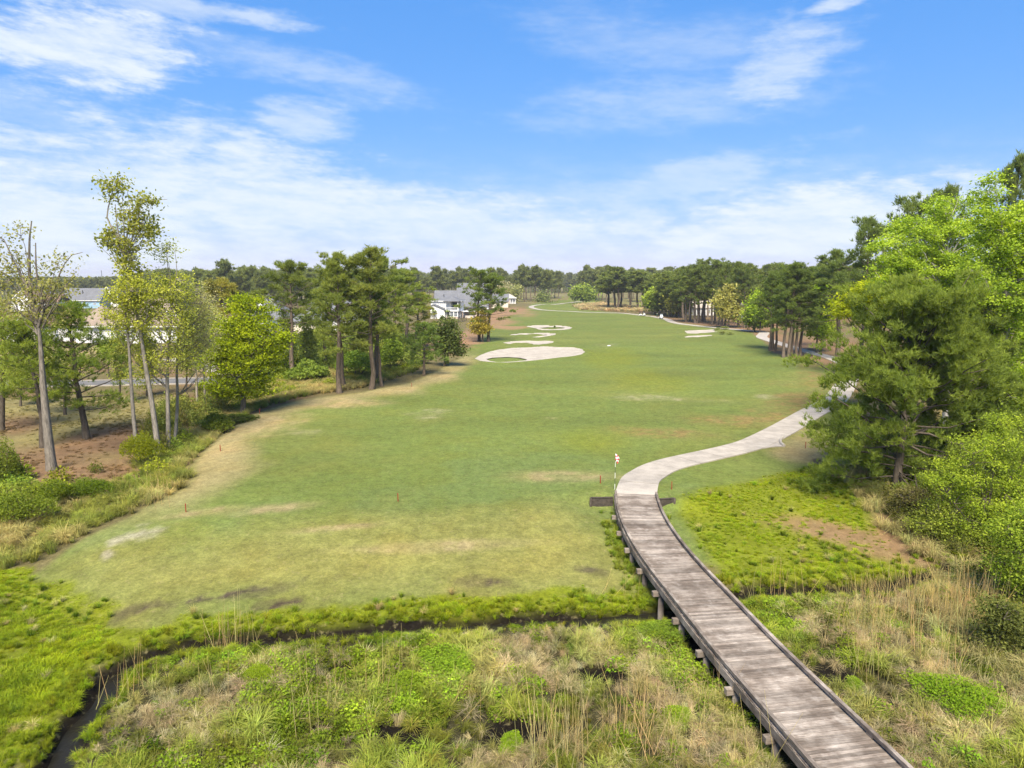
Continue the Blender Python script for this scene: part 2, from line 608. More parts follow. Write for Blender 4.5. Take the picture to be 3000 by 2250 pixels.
# ---- mown turf and other kinds of ground (outlines in photograph pixels)
fairway = Gs([(60, 1700), (140, 1660), (200, 1610), (330, 1540), (470, 1472), (555, 1425), (572, 1395), (560, 1370), (590, 1335), (640, 1285), (740, 1215), (880, 1172), (1050, 1152), (1200, 1122), (1290, 1085),
              (1350, 1050), (1395, 1003), (1430, 965), (1450, 945), (1500, 925), (1540, 905), (1560, 890), (1640, 880), (1760, 868), (1760, 912), (1900, 924), (1975, 944), (2100, 957), (2200, 975), (2240, 1000), (2260, 1032), (2330, 1050),
              (2400, 1060), (2440, 1090), (2440, 1150), (2360, 1205), (2500, 1180), (2520, 1290), (2500, 1400), (2540, 1540), (2400, 1690), (2200, 1730),
              (2050, 1640), (2050, 1760), (1900, 1790), (1400, 1800), (600, 1850), (300, 1850)])
rough = Gs([(60, 1690), (230, 1600), (450, 1560), (800, 1530), (1100, 1510), (1400, 1475), (1650, 1440), (1790, 1425), (1810, 1500), (1890, 1650), (1960, 1740), (1980, 1790), (1300, 1830), (600, 1870), (250, 1870), (150, 1760)])
lush_l = Gs([(-300, 1700), (-50, 1650), (120, 1655), (165, 1690), (200, 1725), (330, 1808), (420, 1828), (600, 1808), (800, 1778), (1000, 1768), (1200, 1740), (1400, 1735), (1600, 1738), (1800, 1738), (1890, 1732), (1940, 1738), (1985, 1762), (2000, 1800),
             (1400, 1840), (900, 1885), (500, 1915), (330, 1990), (250, 2110), (120, 2300), (-400, 2400)])
lush_r = Gs([(1945, 1480), (1975, 1455), (2040, 1425), (2180, 1405), (2330, 1368), (2420, 1352), (2480, 1385), (2540, 1470), (2600, 1560), (2700, 1650), (2720, 1695), (2550, 1728), (2300, 1738), (2190, 1750), (2130, 1710), (2060, 1640), (1990, 1560), (1950, 1510)])
lawn_l = Gs([(-400, 1180), (500, 1150), (640, 1190), (560, 1270), (420, 1370), (330, 1440), (200, 1490), (0, 1520), (-400, 1560)])


@lru_cache(None)
def ell(u, v, ru, rv):
    """a patch on the ground that covers an ellipse of the photograph: centre, cross and long radius, direction"""
    c = G(u, v)
    a = G(u + ru, v)
    n, f = G(u, v + rv), G(u, v - rv)
    return (c.x, c.y, abs(a.x - c.x), (f - n).length / 2, (f - n).normalized())


def ell_mask(x, y, e, edge=0.5, warp=None):
    cx, cy, a, b, d = e
    dx, dy = x - cx, y - cy
    q = dx * d.x + dy * d.y
    p = dx * d.y - dy * d.x
    r = np.sqrt((p / a) ** 2 + (q / b) ** 2)
    if warp is not None:
        r = r + warp
    return smooth((1 + edge - r) / (2 * edge))


C_FAIR = np.array((.136, .177, .042))
C_FAIR2 = np.array((.162, .190, .048))
C_ROUGH = np.array((.212, .208, .060))
C_DRY = np.array((.305, .250, .125))
C_LUSH = np.array((.150, .180, .012))
C_MUD = np.array((.075, .060, .042))
C_STRAW = np.array((.185, .115, .066))
C_SOIL = np.array((.300, .185, .110))
C_MARSH = np.array((.085, .080, .035))
C_WOOD = np.array((.145, .125, .055))
C_LAWN = np.array((.205, .180, .075))
C_MEADOW = np.array((.200, .185, .075))
C_PALE = np.array((.400, .360, .280))


def ground_colour(x, y):
    n1 = fbm(x, y, 9.0, 4, 101)
    n2 = fbm(x, y, 2.4, 3, 131)
    n3 = fbm(x, y, 30.0, 3, 151)
    w1, w2 = n1 - 0.5, n2 - 0.5
    n4 = fbm(x, y, 0.9, 3, 171)
    w4 = n4 - 0.5
    c = np.zeros(x.shape + (3,))

    def lay(col, m, grit=0.0):
        nonlocal c
        m = np.clip(m, 0, 1)
        if grit:
            m = m * (1 - grit + grit * 2 * smooth((n4 - 0.62 + m * 0.3) * 4))
        m = np.clip(m, 0, 1)[:, None]
        c = c * (1 - m) + col * m
    c[:] = C_WOOD
    lay(C_STRAW, smooth((n3 - 0.5 + w1) * 3.5) * 0.7)
    lay(C_MEADOW, smooth((y - 300) / 150) * smooth((n3 - 0.35) * 5))
    # wooded lawn on the left, with fallen needles round the trunks
    lay(C_LAWN * (0.8 + 0.5 * n2[:, None]), smooth((sdf(x, y, lawn_l) + 2 * w1) / 2.5))
    for e in ((255, 1300, 150, 45), (90, 1345, 170, 50), (330, 1275, 90, 35), (600, 1165, 70, 22), (40, 1250, 90, 40), (300, 1390, 200, 60)):
        lay(C_STRAW * (0.85 + 0.4 * n2[:, None]), ell_mask(x, y, ell(*e), 0.55, w1 * 1.6) * 0.9)
    # pale dormant yard and verge by the street on the left
    for e in ((110, 1040, 190, 14), (330, 1035, 70, 15), (600, 1080, 60, 12)):
        lay(np.array((.42, .33, .17)), ell_mask(x, y, ell(*e), 0.4, w1) * 0.9)
    # needle beds and bare soil
    for e in ((2130, 955, 210, 13), (2320, 1044, 110, 20), (2400, 1010, 120, 22), (2240, 985, 60, 10), (1930, 935, 60, 8)):
        lay(C_STRAW * 1.25, ell_mask(x, y, ell(*e), 0.45, w1 * 1.2))
    d_f = sdf(x, y, fairway)
    m_f = smooth((d_f + 0.6 * w2) / 1.0 + 0.5)
    # turf: cooler and warmer greens drifting over the hole
    fa = C_FAIR * (0.88 + 0.24 * n2[:, None])
    lay(fa, m_f)
    lay(C_FAIR2, m_f * smooth((n3 - 0.42 + 0.8 * w1) * 4) * 0.8)
    lay(C_FAIR * 0.86, m_f * smooth((n1 - 0.5 + 0.4 * w2) * 6) * 0.5)
    lay(np.array((.125, .172, .055)), m_f * smooth((0.47 - n3 + 0.5 * w2) * 5) * smooth((75 - y) / 25) * 0.55)
    band = fbm(x * 0.28, y, 7.0, 3, 195) - 0.5
    c = c * (1 + 0.38 * band * m_f)[:, None]
    # dry rim of the fairway on the left and near the path
    rim = smooth((4.9 - d_f + 7 * w1) / 4.0)
    left = smooth((-x - 3 + 0.02 * y) / 6) * smooth((y - 34) / 14) * (1 - smooth((y - 125) / 20))
    lay(C_DRY * (0.92 + 0.25 * n2[:, None]), m_f * rim * left * 0.75)
    for e in ((760, 1235, 130, 34), (640, 1330, 80, 40), (960, 1180, 150, 18), (1180, 1145, 80, 16), (1290, 1105, 60, 16)):
        lay(C_DRY * (0.95 + 0.25 * n2[:, None]), m_f * ell_mask(x, y, ell(*e), 0.5, w1 * 2) * 0.8, 0.35)
    for e in ((2330, 1180, 90, 60), (2180, 1235, 170, 18), (1960, 1270, 160, 14), (2390, 1120, 60, 50)):
        lay(np.array((.215, .165, .06)), m_f * ell_mask(x, y, ell(*e), 0.6, w1 * 2.2) * 0.66, 0.5)
    for e in ((2400, 1300, 90, 45), (2330, 1330, 60, 18)):
        lay(C_DRY * 0.95, ell_mask(x, y, ell(*e), 0.5, w1 * 1.5) * 0.75)
    for e in ((1740, 1290, 90, 30), (1780, 1045, 70, 22), (1900, 1110, 110, 30)):
        lay(np.array((.175, .200, .018)), m_f * ell_mask(x, y, ell(*e), 0.6, w1 * 1.6) * 0.5)
    # rough below the fairway
    lay(C_ROUGH * (0.82 + 0.36 * n2[:, None]), m_f * smooth((sdf(x, y, rough) + 9 * w1) / 7 + 0.35) * 0.92)
    for e in ((1290, 1600, 260, 14), (800, 1492, 120, 12), (1000, 1545, 150, 10), (600, 1500, 90, 10), (1640, 1395, 140, 14)):
        lay(C_DRY, m_f * ell_mask(x, y, ell(*e), 0.7, w1 * 2.4) * 0.66, 0.35)
    # little pale scars in the turf
    for e in ((1265, 1215, 55, 12), (1850, 1165, 60, 7), (1990, 1170, 70, 7), (900, 1265, 45, 7), (1620, 1225, 18, 4), (1780, 1011, 26, 4), (2240, 1165, 25, 5)):
        lay(np.array((.30, .29, .16)), m_f * ell_mask(x, y, ell(*e), 0.8, w2 * 2.6) * 0.55, 0.6)
    for e in ((390, 1567, 75, 17), (310, 1622, 14, 12)):
        lay(C_PALE, ell_mask(x, y, ell(*e), 0.45, w2 * 1.6 + w4 * 1.6) * 0.6)
    # lush wet sedge
    sl = sdf(x, y, lush_l)
    sr = sdf(x, y, lush_r)
    lay(C_LUSH * (0.75 + 0.5 * n2[:, None]), smooth((sl + 3.0 * w2 + 1.2 * w4) / 0.7 + 0.4))
    lay(C_LUSH * (0.75 + 0.5 * n2[:, None]), smooth((sr + 2.4 * w1) / 1.2 + 0.4))
    for e in ((2440, 1560, 130, 26), (2560, 1610, 130, 34), (2640, 1560, 60, 45)):
        lay(C_STRAW * 1.35, ell_mask(x, y, ell(*e), 0.6, w1 * 2) * 0.8)
    for e in ((640, 1748, 170, 13), (830, 1770, 70, 10), (1420, 1705, 55, 10), (1700, 1668, 60, 9), (390, 1790, 60, 12)):
        lay(C_MUD, ell_mask(x, y, ell(*e), 0.55, w2 * 2.6 + w4 * 3.2 - 0.1) * 0.8, 0.45)
    for e in ((2400, 1352, 22, 7),):
        lay(C_MUD, ell_mask(x, y, ell(*e), 0.4, w2))
    # marsh this side of the creek, and mud banks blackened to paint in the creek's shadow band
    d, side = seg_dist(x, y, creek)
    lay(C_MARSH * 0.55 * (0.7 + 0.6 * n2[:, None]), smooth((0.4 - side * d) / 0.8) * (1 - smooth((y - 60) / 15)))
    lay(C_MUD * 0.14, smooth((1.0 - d + 0.6 * w2) / 0.45))
    for (u, v, r) in POOLS:
        q = G(u, v)
        lay(C_MUD * 0.12, smooth((r + 0.45 - np.hypot((x - q.x) / 1.5, y - q.y) + w4) / 0.3))
    # bare sandy soil by the white house
    for e in ((1490, 912, 65, 14), (1440, 935, 60, 20), (1380, 985, 30, 22), (1500, 960, 50, 4), (1340, 1000, 40, 14), (1250, 1000, 60, 18)):
        lay(C_SOIL, ell_mask(x, y, ell(*e), 0.35, w1 * 1.4) * 0.8)
    return c * 0.715


def build_ground():
    # one sheet: rings that widen with distance, finer in front of the camera than behind it
    ox, oy = 0.0, -16.0
    rr = [6.0]
    while rr[-1] < 5200:
        r = rr[-1]
        rr.append(r * (1.0062 if 30 < r < 170 else 1.011 if r < 700 else 1.05) + (0.02 if r > 30 else 0.35))
    rr = np.array(rr)
    a = np.concatenate([np.linspace(-46, 46, 470), np.linspace(46, 314, 60)[1:-1]])
    a = np.radians(a)
    R, A = np.meshgrid(rr, a, indexing='ij')
    x, y = (ox + R * np.sin(A)).ravel(), (oy + R * np.cos(A)).ravel()
    z = height(x, y)
    for n, p, isl in BUNK:
        m = smooth((sdf(x, y, p) + 0.2) / 1.2)
        if isl:
            m = m * (1 - smooth((sdf(x, y, isl) + 1.0) / 1.4))
        z = z - 0.45 * m + 0.22 * np.exp(-((sdf(x, y, p) + 0.9) / 0.9) ** 2)
    nr, na = len(rr), len(a)
    idx = np.arange(nr * na).reshape(nr, na)
    i0, i1 = idx[:-1, :], idx[1:, :]
    j0, j1 = np.roll(i0, -1, 1), np.roll(i1, -1, 1)
    q = np.stack([i0, j0, j1, i1], -1).reshape(-1, 4)
    V = np.stack([x, y, z], 1)
    # close the hole under the camera
    V = np.vstack([V, [[ox, oy, -0.9]]])
    t = np.stack([np.full(na, len(V) - 1), np.roll(idx[0], -1), idx[0]], 1)
    col = np.vstack([ground_colour(x, y), [C_MARSH]])
    m, k = mat_new('ground')
    at = k.node('ShaderNodeAttribute', attribute_name='col')
    geo = k.node('ShaderNodeNewGeometry')
    P = geo.outputs['Position']
    f1 = k.noise(P, 1.3, 4, 0.65)
    f2 = k.noise(P, 14.0, 4, 0.75)
    f3 = k.noise(P, 0.22, 4, 0.6)
    f5 = k.noise(P, 4.6, 3, 0.7)
    v = k.math('MULTIPLY', k.ramp(f1, 0.25, 0.75, 0.8, 1.2), k.ramp(f2, 0.25, 0.75, 0.72, 1.28))
    v = k.math('MULTIPLY', v, k.ramp(f5, 0.28, 0.72, 0.80, 1.18))
    c1 = k.mix(1.0, at.outputs['Color'], v, 'MULTIPLY')
    f4 = k.noise(P, 3.1, 5, 0.75)
    c1 = k.mix(k.ramp(f4, 0.54, 0.72, 0.0, 0.42), c1, (.25, .22, .11))
    warm = k.mix(k.ramp(f3, 0.4, 0.7, 0.0, 0.28), c1, (1.25, 1.0, 0.75, 1), 'MULTIPLY')
    hb = k.math('ADD', k.math('MULTIPLY', f1, 0.4), f2)
    principled(k, warm, 0.95, bumpn(k, hb, 0.3, 0.04), 0.08)
    g = link('ground', np_mesh('ground', V, q, t, m, col=col, smooth_shade=True))
    g['kind'] = 'structure'
    g['label'] = 'golf course turf, wooded rough and marsh ground'
    return g


ground = build_ground()


def build_creek():
    m, k = mat_new('creek_water')
    P = k.node('ShaderNodeNewGeometry').outputs['Position']
    n = k.noise(P, 5.0, 3)
    principled(k, (0.012, 0.011, 0.008), 0.3, bumpn(k, n, 0.35, 0.04), 0.12)
    L = spline(creek, 1.0)
    T = np.gradient(L, axis=0)
    T /= np.linalg.norm(T, axis=1)[:, None]
    N = np.stack([-T[:, 1], T[:, 0]], 1)
    a, b = L + N * 1.6, L - N * 1.6
    z = np.full(len(L), -1.42)
    V = np.vstack([np.column_stack([a, z]), np.column_stack([b, z])])
    n_ = len(L)
    i = np.arange(n_ - 1)
    q = np.stack([i + n_, i + 1 + n_, i + 1, i], 1)
    o = link('creek', np_mesh('creek', V, q, None, m))
    o['kind'] = 'structure'
    o['label'] = 'narrow dark creek winding through the marsh'


build_creek()


def strip(P, w, lift, closed_thick=None):
    T = np.gradient(P, axis=0)
    T /= np.linalg.norm(T, axis=1)[:, None] + 1e-9
    N = np.stack([-T[:, 1], T[:, 0]], 1)
    return P + N * w / 2, P - N * w / 2


def mat_concrete():
    m, k = mat_new('concrete_path')
    P = k.node('ShaderNodeNewGeometry').outputs['Position']
    oi = k.node('ShaderNodeObjectInfo')
    n, n2 = k.noise(P, 0.7, 5, 0.65), k.noise(P, 12.0, 4, 0.7)
    v = k.math('MULTIPLY', k.ramp(n, 0.3, 0.7, 0.78, 1.08), k.ramp(n2, 0.25, 0.75, 0.9, 1.08))
    v = k.math('MULTIPLY', v, k.ramp(oi.outputs['Random'], 0, 1, 0.93, 1.05, False))
    c = k.mix(1.0, (.318, .288, .25), v, 'MULTIPLY')
    principled(k, c, 0.9, bumpn(k, n2, 0.2, 0.01), 0.2)
    return m


M_CONC = mat_concrete()


def slab_mesh(name, Lp, Rp, thick, lift):
    """a slab between two rims: top follows the ground, sides go down into it"""
    n = len(Lp)
    zl = height(Lp[:, 0], Lp[:, 1])
    zr = height(Rp[:, 0], Rp[:, 1])
    zt = np.maximum(zl, zr) * 0.5 + (zl + zr) * 0.25 + lift
    top = np.vstack([np.column_stack([Lp, zt]), np.column_stack([Rp, zt])])
    bot = top - np.array([0, 0, thick])
    V = np.vstack([top, bot])
    i = np.arange(n - 1)
    q = [np.stack([i + n, i + 1 + n, i + 1, i], 1),
         np.stack([i, i + 1, i + 1 + 2 * n, i + 2 * n], 1),
         np.stack([i + 1 + n, i + n, i + 3 * n, i + 1 + 3 * n], 1),
         np.array([[n, 0, 2 * n, 3 * n], [n - 1, 2 * n - 1, 4 * n - 1, 3 * n - 1]])]
    return np_mesh(name, V, np.vstack(q), None, M_CONC)


def build_path():
    Lp, Rp = strip(PATH, PATH_W, 0)
    d = np.hypot(PATH[:, 0], PATH[:, 1])
    k_far = int(np.argmax(d > 100))
    far = link('cart_path', slab_mesh('cart_path', Lp[k_far:], Rp[k_far:], 0.3, 0.09))
    far['kind'] = 'structure'
    far['label'] = 'pale concrete cart path curving along the fairway'
    i = 0
    step = 5
    while i < k_far - 1:
        j = min(i + step, k_far)
        a, b = Lp[i:j + 1].copy(), Rp[i:j + 1].copy()
        # a narrow joint at the end of each slab
        for P in (a, b):
            P[-1] = P[-1] + (P[-2] - P[-1]) / np.hypot(*(P[-2] - P[-1])) * 0.06
        link('slab', slab_mesh('slab', a, b, 0.3, 0.09 if i else 0.07), far)
        i = j
    a, b = strip(PATH2, 3.0, 0)
    p2 = link('path_spur', slab_mesh('path_spur', a, b, 0.3, 0.09))
    p2['kind'] = 'structure'
    # flared apron where carts turn off, right of the path
    P = [G(*p) for p in ((2225, 1317), (2262, 1300), (2290, 1285), (2286, 1293), (2287, 1302), (2297, 1309), (2260, 1311))]
    mb = MB()
    n = len(P)
    mb.add([(p.x, p.y, p.z + 0.075) for p in P] + [(p.x, p.y, p.z - 0.2) for p in P],
           [tuple(reversed(range(n)))] + [(i, (i + 1) % n, n + (i + 1) % n, n + i) for i in range(n)])
    mb.build('apron', M_CONC, far)
    # low rounded kerb of the apron
    K = [G(*p) for p in ((2297, 1309), (2287, 1301), (2286, 1293), (2292, 1284))]
    MB().tube([(p.x, p.y, p.z + 0.12) for p in K], 0.13, 8).build('kerb', M_CONC, far)


build_path()


def build_bunkers():
    m, k = mat_new('bunker_sand')
    P = k.node('ShaderNodeNewGeometry').outputs['Position']
    n, n2 = k.noise(P, 0.5, 4), k.noise(P, 4.0, 4, 0.7)
    c = k.mix(1.0, (.315, .285, .245), k.math('MULTIPLY', k.ramp(n, .3, .7, .88, 1.1), k.ramp(n2, .3, .7, .92, 1.08)), 'MULTIPLY')
    principled(k, c, 0.95, bumpn(k, n2, 0.3, 0.05), 0.05)
    for n, p, isl in BUNK:
        pts = spline([tuple(q) for q in p] + [tuple(p[0])], 0.8)[:-1]
        bm = bmesh.new()

        def loop(poly):
            vs = [bm.verts.new((x, y, 0)) for x, y in poly]
            return [bm.edges.new((vs[i], vs[(i + 1) % len(vs)])) for i in range(len(vs))]
        es = loop(pts)
        if isl:
            es += loop(spline([tuple(q) for q in isl] + [tuple(isl[0])], 0.8)[:-1])
        bmesh.ops.triangle_fill(bm, use_beauty=True, edges=es)
        for _ in range(2):
            bmesh.ops.subdivide_edges(bm, edges=[e for e in bm.edges if e.calc_length() > 2.2], cuts=1)
            bmesh.ops.triangulate(bm, faces=bm.faces)
        for v in bm.verts:
            x, y = v.co.x, v.co.y
            edge = float(sdf(np.array([x]), np.array([y]), p)[0])
            if isl:
                edge = min(edge, -float(sdf(np.array([x]), np.array([y]), isl)[0]))
            v.co.z = zat(x, y) + 0.06 - 0.34 * min(1, max(0, edge) / 2.2) ** .8
        for f in bm.faces:
            if f.normal.z < 0:
                f.normal_flip()
        me = bpy.data.meshes.new('sand_bunker')
        bm.to_mesh(me)
        bm.free()
        me.materials.append(m)
        o = link('sand_bunker', me)
        o['kind'] = 'structure'


build_bunkers()


def build_street():
    m, k = mat_new('asphalt')
    P = k.node('ShaderNodeNewGeometry').outputs['Position']
    n = k.noise(P, 0.6, 4)
    principled(k, k.mix(1.0, (.115, .113, .112), k.ramp(n, .3, .7, .85, 1.15), 'MULTIPLY'), 0.9, None, 0.15)
    c = spline(Gs([(-500, 1128), (-100, 1127), (100, 1126), (300, 1123), (450, 1119), (600, 1116), (720, 1110), (800, 1085), (830, 1050), (840, 1020)]), 2.0)
    for (w, lift, mat, nm) in ((5.5, 0.06, m, 'street'),):
        a, b = strip(c, w, 0)
        me = slab_mesh(nm, a, b, 0.4, lift)
        me.materials.clear()
        me.materials.append(mat)
        o = link(nm, me)
        o['kind'] = 'structure'
        o['label'] = 'grey asphalt street behind the trees on the left'
        for s, e in ((a, 1), (b, -1)):
            T = np.gradient(c, axis=0)
            T /= np.linalg.norm(T, axis=1)[:, None]
            N = np.stack([-T[:, 1], T[:, 0]], 1)
            k1 = s + N * e * 0.25
            kb = link('street_kerb', slab_mesh('street_kerb', *( (k1, s) if e > 0 else (s, k1)), 0.5, 0.17), o)
    # driveway between street and the brown-roofed house
    d = spline(Gs([(655, 1098), (610, 1075), (560, 1062), (500, 1052)]), 2.0)
    a, b = strip(d, 3.2, 0)
    o = link('driveway', slab_mesh('driveway', a, b, 0.3, 0.07))
    o['kind'] = 'structure'


build_street()

# ------------------------------------------------------------------ boardwalk bridge
def mat_wood():
    m, k = mat_new('weathered_timber')
    g = k.node('ShaderNodeNewGeometry')
    P = g.outputs['Position']
    oi = k.node('ShaderNodeObjectInfo')
    at = k.node('ShaderNodeAttribute', attribute_name='col')      # along-grain coordinates of each board
    mp = k.node('ShaderNodeMapping', {0: at.outputs['Vector'], 'Scale': (1.1, 14, 14)}).outputs[0]
    off = k.node('ShaderNodeCombineXYZ', {0: k.math('MULTIPLY', oi.outputs['Random'], 37.0), 1: 0.0, 2: 0.0}).outputs[0]
    v = k.vmath('ADD', mp, off)
    grain = k.noise(v, 2.0, 5, 0.7)
    blot = k.noise(P, 0.8, 4, 0.65)
    blot2 = k.noise(P, 1.9, 3, 0.6)
    base = k.mix(k.ramp(blot, 0.36, 0.66), (.136, .110, .090), (.262, .226, .193))
    base = k.mix(k.ramp(blot2, 0.52, 0.75, 0, 0.55), base, (.35, .315, .28))
    r = k.ramp(oi.outputs['Random'], 0, 1, 0.66, 1.24, False)
    c = k.mix(1.0, base, k.math('MULTIPLY', r, k.ramp(grain, .3, .7, .66, 1.28)), 'MULTIPLY')
    principled(k, c, 0.92, bumpn(k, grain, 0.5, 0.008), 0.12)
    return m


M_WOOD = mat_wood()


def timber(name, v8, length_dir, parent):
    """one squared timber given by its eight corners; grain runs along length_dir"""
    V = np.array(v8, float)
    d = np.array(length_dir, float)
    d /= np.linalg.norm(d)
    up = np.array((0, 0, 1.0))
    s = np.cross(d, up)
    s /= np.linalg.norm(s) + 1e-9
    loc = np.stack([V @ d, V @ s, V[:, 2]], 1)
    q = [(3, 2, 1, 0), (4, 5, 6, 7), (0, 1, 5, 4), (1, 2, 6, 5), (2, 3, 7, 6), (3, 0, 4, 7)]
    return link(name, np_mesh(name, V, q, None, M_WOOD, col=loc), parent)


def beam(name, p, q, w, h, parent, z0, z1=None):
    """straight timber from p to q (plan points); z0 is its underside"""
    p, q = np.array(p, float), np.array(q, float)
    d = (q - p) / np.hypot(*(q - p))
    n = np.array((-d[1], d[0])) * w / 2
    z1 = z0 if z1 is None else z1
    lo = [(*(p - n), z0), (*(q - n), z1), (*(q + n), z1), (*(p + n), z0)]
    hi = [(x, y, z + h) for x, y, z in lo]
    return timber(name, lo + hi, (d[0], d[1], 0), parent)


def build_bridge():
    root = thing('boardwalk_bridge', 'long weathered grey timber boardwalk bridge curving over the creek to the cart path', 'bridge', (0, 0, 0))
    B = BRIDGE
    n = len(B)
    T = np.gradient(B, axis=0)
    T /= np.linalg.norm(T, axis=1)[:, None]
    for _ in range(6):
        T[1:-1] = (T[:-2] + T[1:-1] + T[2:]) / 3
    T /= np.linalg.norm(T, axis=1)[:, None]
    N = np.stack([-T[:, 1], T[:, 0]], 1)
    W = BRIDGE_W + 0.06
    rng = random.Random(4)
    # deck boards, each cut to the curve
    for i in range(n - 1):
        a, b = B[i] + T[i] * 0.006, B[i + 1] - T[i + 1] * 0.006
        dz = rng.uniform(-0.004, 0.004)
        w0, w1 = W / 2 + rng.uniform(-.02, .02), W / 2 + rng.uniform(-.02, .02)
        pts = [a - N[i] * w0, b - N[i + 1] * w0, b + N[i + 1] * w1, a + N[i] * w1]
        # wide-angle order: counter-clockwise seen from above
        lo = [(p[0], p[1], DECK_Z - 0.045) for p in pts]
        hi = [(p[0], p[1], DECK_Z + dz) for p in pts]
        timber('deck_board', lo + hi, (N[i][0], N[i][1], 0), root)
    # kerb timbers on blocks, side girders
    seg = 21
    for side in (-1, 1):
        off = BRIDGE_W / 2 - 0.05
        for i in range(0, n - 1, seg):
            j = min(i + seg, n - 1)
            mid = (i + j) // 2
            zz = rng.uniform(0, 0.012)
            for a, b in ((i, mid), (mid, j)):
                if b - a < 2:
                    continue
                p, q = B[a] + N[a] * side * off + T[a] * .004, B[b] + N[b] * side * off - T[b] * .004
                beam('kerb_timber', p, q, 0.14, 0.13, root, DECK_Z + 0.085 + zz)
                pg, qg = B[a] + N[a] * side * (off + 0.05), B[b] + N[b] * side * (off + 0.05)
                beam('side_girder', pg, qg, 0.12, 0.30, root, DECK_Z - 0.35)
            for a in (i + 2, mid + 2):
                if a < n - 4:
                    p, q = B[a] + N[a] * side * off, B[a + 2] + N[a + 2] * side * off
                    beam('kerb_block', p, q, 0.13, 0.076, root, DECK_Z + 0.007)
    # inner stringers
    for offn in (-0.6, 0.6):
        for i in range(0, n - 1, seg):
            j = min(i + seg, n - 1)
            beam('stringer', B[i] + N[i] * offn, B[j] + N[j] * offn, 0.14, 0.28, root, DECK_Z - 0.33)
    # bents: cap beam across, standing on round piles
    pile_mat = M_WOOD
    caps = [(1810, 1518), (1832, 1565), (1863, 1614), (1902, 1674), (1953, 1741), (2013, 1819), (2086, 1911), (2180, 2025), (2297, 2160)]
    for (u, v) in caps:
        p = np.array(at_z(u, v, DECK_Z - 0.5))
        i = int(np.argmin(np.hypot(*(B - p).T)))
        hw = BRIDGE_W / 2 + 0.30
        beam('cap_beam', B[i] - N[i] * hw, B[i] + N[i] * hw, 0.22, 0.22, root, DECK_Z - 0.58)
        for offn in (-1.25, 0.0, 1.25):
            c = B[i] + N[i] * offn
            pts = [(c[0], c[1], zat(*c) - 0.8), (c[0], c[1], DECK_Z - 0.57)]
            ob = MB().tube(pts, [0.15, 0.14], 10).build('pile', M_WOOD, root, True)
    # timber wing walls that hold the embankment
    for (side, label, pts) in ((1, 'short dark timber retaining wall under the flag at the bridge end', (0.25, 1.15)), (-1, 'timber retaining wall right of the bridge end', (0.25, 1.6))):
        w = thing('retaining_wall', label, 'wall')
        base = B[0] + T[0] * 0.45
        nrm = N[0] * side
        p, q = base + nrm * (BRIDGE_W / 2 + 0.13), base + nrm * (BRIDGE_W / 2 + pts[1]) + T[0] * (0.25 if side < 0 else -0.35)
        g = min(zat(*(p + T[0] * 1.0)), zat(*(q + T[0] * 1.0)))
        z = DECK_Z - 0.16
        for r in range(4):
            o = beam('plank', p, q, 0.10 - 0.004 * (r % 2), 0.205, w, z - 0.21 * (r + 1))
            o.data.materials[0] = M_DARK_TIMBER
        beam('cap_board', p, q, 0.16, 0.05, w, z).data.materials[0] = M_DARK_TIMBER
        e = q + T[0] * 0.1
        MB().tube([(e[0], e[1], z - 1.2), (e[0], e[1], z + 0.04)], 0.08, 8).build('post', M_DARK_TIMBER, w, True)
    return root


M_DARK_TIMBER = mat_plain('dark_timber', (.060, .050, .042), .9, .3, 5, .1)
build_bridge()

# ------------------------------------------------------------------ plant generators
def tubes_mesh(name, tubes, sides=6):
    """many tapered tubes (points, radii) joined into one bark mesh"""
    Vs, Qs, k = [], [], 0
    ang = np.linspace(0, 2 * np.pi, sides, endpoint=False)
    ca, sa = np.cos(ang), np.sin(ang)
    for P, R in tubes:
        P = np.asarray(P, float)
        R = np.asarray(R, float)
        D = np.gradient(P, axis=0)
        D /= np.linalg.norm(D, axis=1)[:, None] + 1e-9
        ref = np.array((1.0, 0, 0)) if abs(D[:, 0]).mean() < 0.8 else np.array((0, 1.0, 0))
        A = np.cross(D, ref)
        A /= np.linalg.norm(A, axis=1)[:, None] + 1e-9
        Bv = np.cross(D, A)
        ring = P[:, None, :] + (A[:, None, :] * ca[None, :, None] + Bv[:, None, :] * sa[None, :, None]) * R[:, None, None]
        m = len(P)
        Vs.append(ring.reshape(-1, 3))
        i = np.arange(m - 1)[:, None] * sides
        j = np.arange(sides)[None, :]
        j2 = (j + 1) % sides
        Qs.append(np.stack([k + i + j, k + i + j2, k + i + sides + j2, k + i + sides + j], -1).reshape(-1, 4))
        k += m * sides
    return np_mesh(name, np.vstack(Vs), np.vstack(Qs), None, M_BARK, smooth_shade=True)


def unit(v):
    return v / (np.linalg.norm(v, axis=-1, keepdims=True) + 1e-9)


def leaves_mesh(name, C, size, rng, up=0.5, tint=None, aspect=0.62, jitter=0.35):
    """one small kite-shaped face for each leaf centre"""
    n = len(C)
    nrm = rng.normal(size=(n, 3))
    nrm[:, 2] = np.abs(nrm[:, 2]) + up
    nrm = unit(nrm)
    a = unit(np.cross(nrm, rng.normal(size=(n, 3))))
    b = np.cross(nrm, a)
    s = size * (1 + jitter * rng.uniform(-1, 1, n))[:, None]
    V = np.empty((n, 4, 3))
    V[:, 0] = C - a * s * 0.5
    V[:, 1] = C + b * s * 0.5 * aspect - a * s * 0.05
    V[:, 2] = C + a * s * 0.5 - nrm * s * 0.12
    V[:, 3] = C - b * s * 0.5 * aspect - a * s * 0.05
    q = np.arange(n * 4).reshape(n, 4)
    if tint is None:
        tint = rng.uniform(0.25, 0.75, n)
    return np_mesh(name, V.reshape(-1, 3), q, None, M_LEAF, tint=np.repeat(tint, 4))


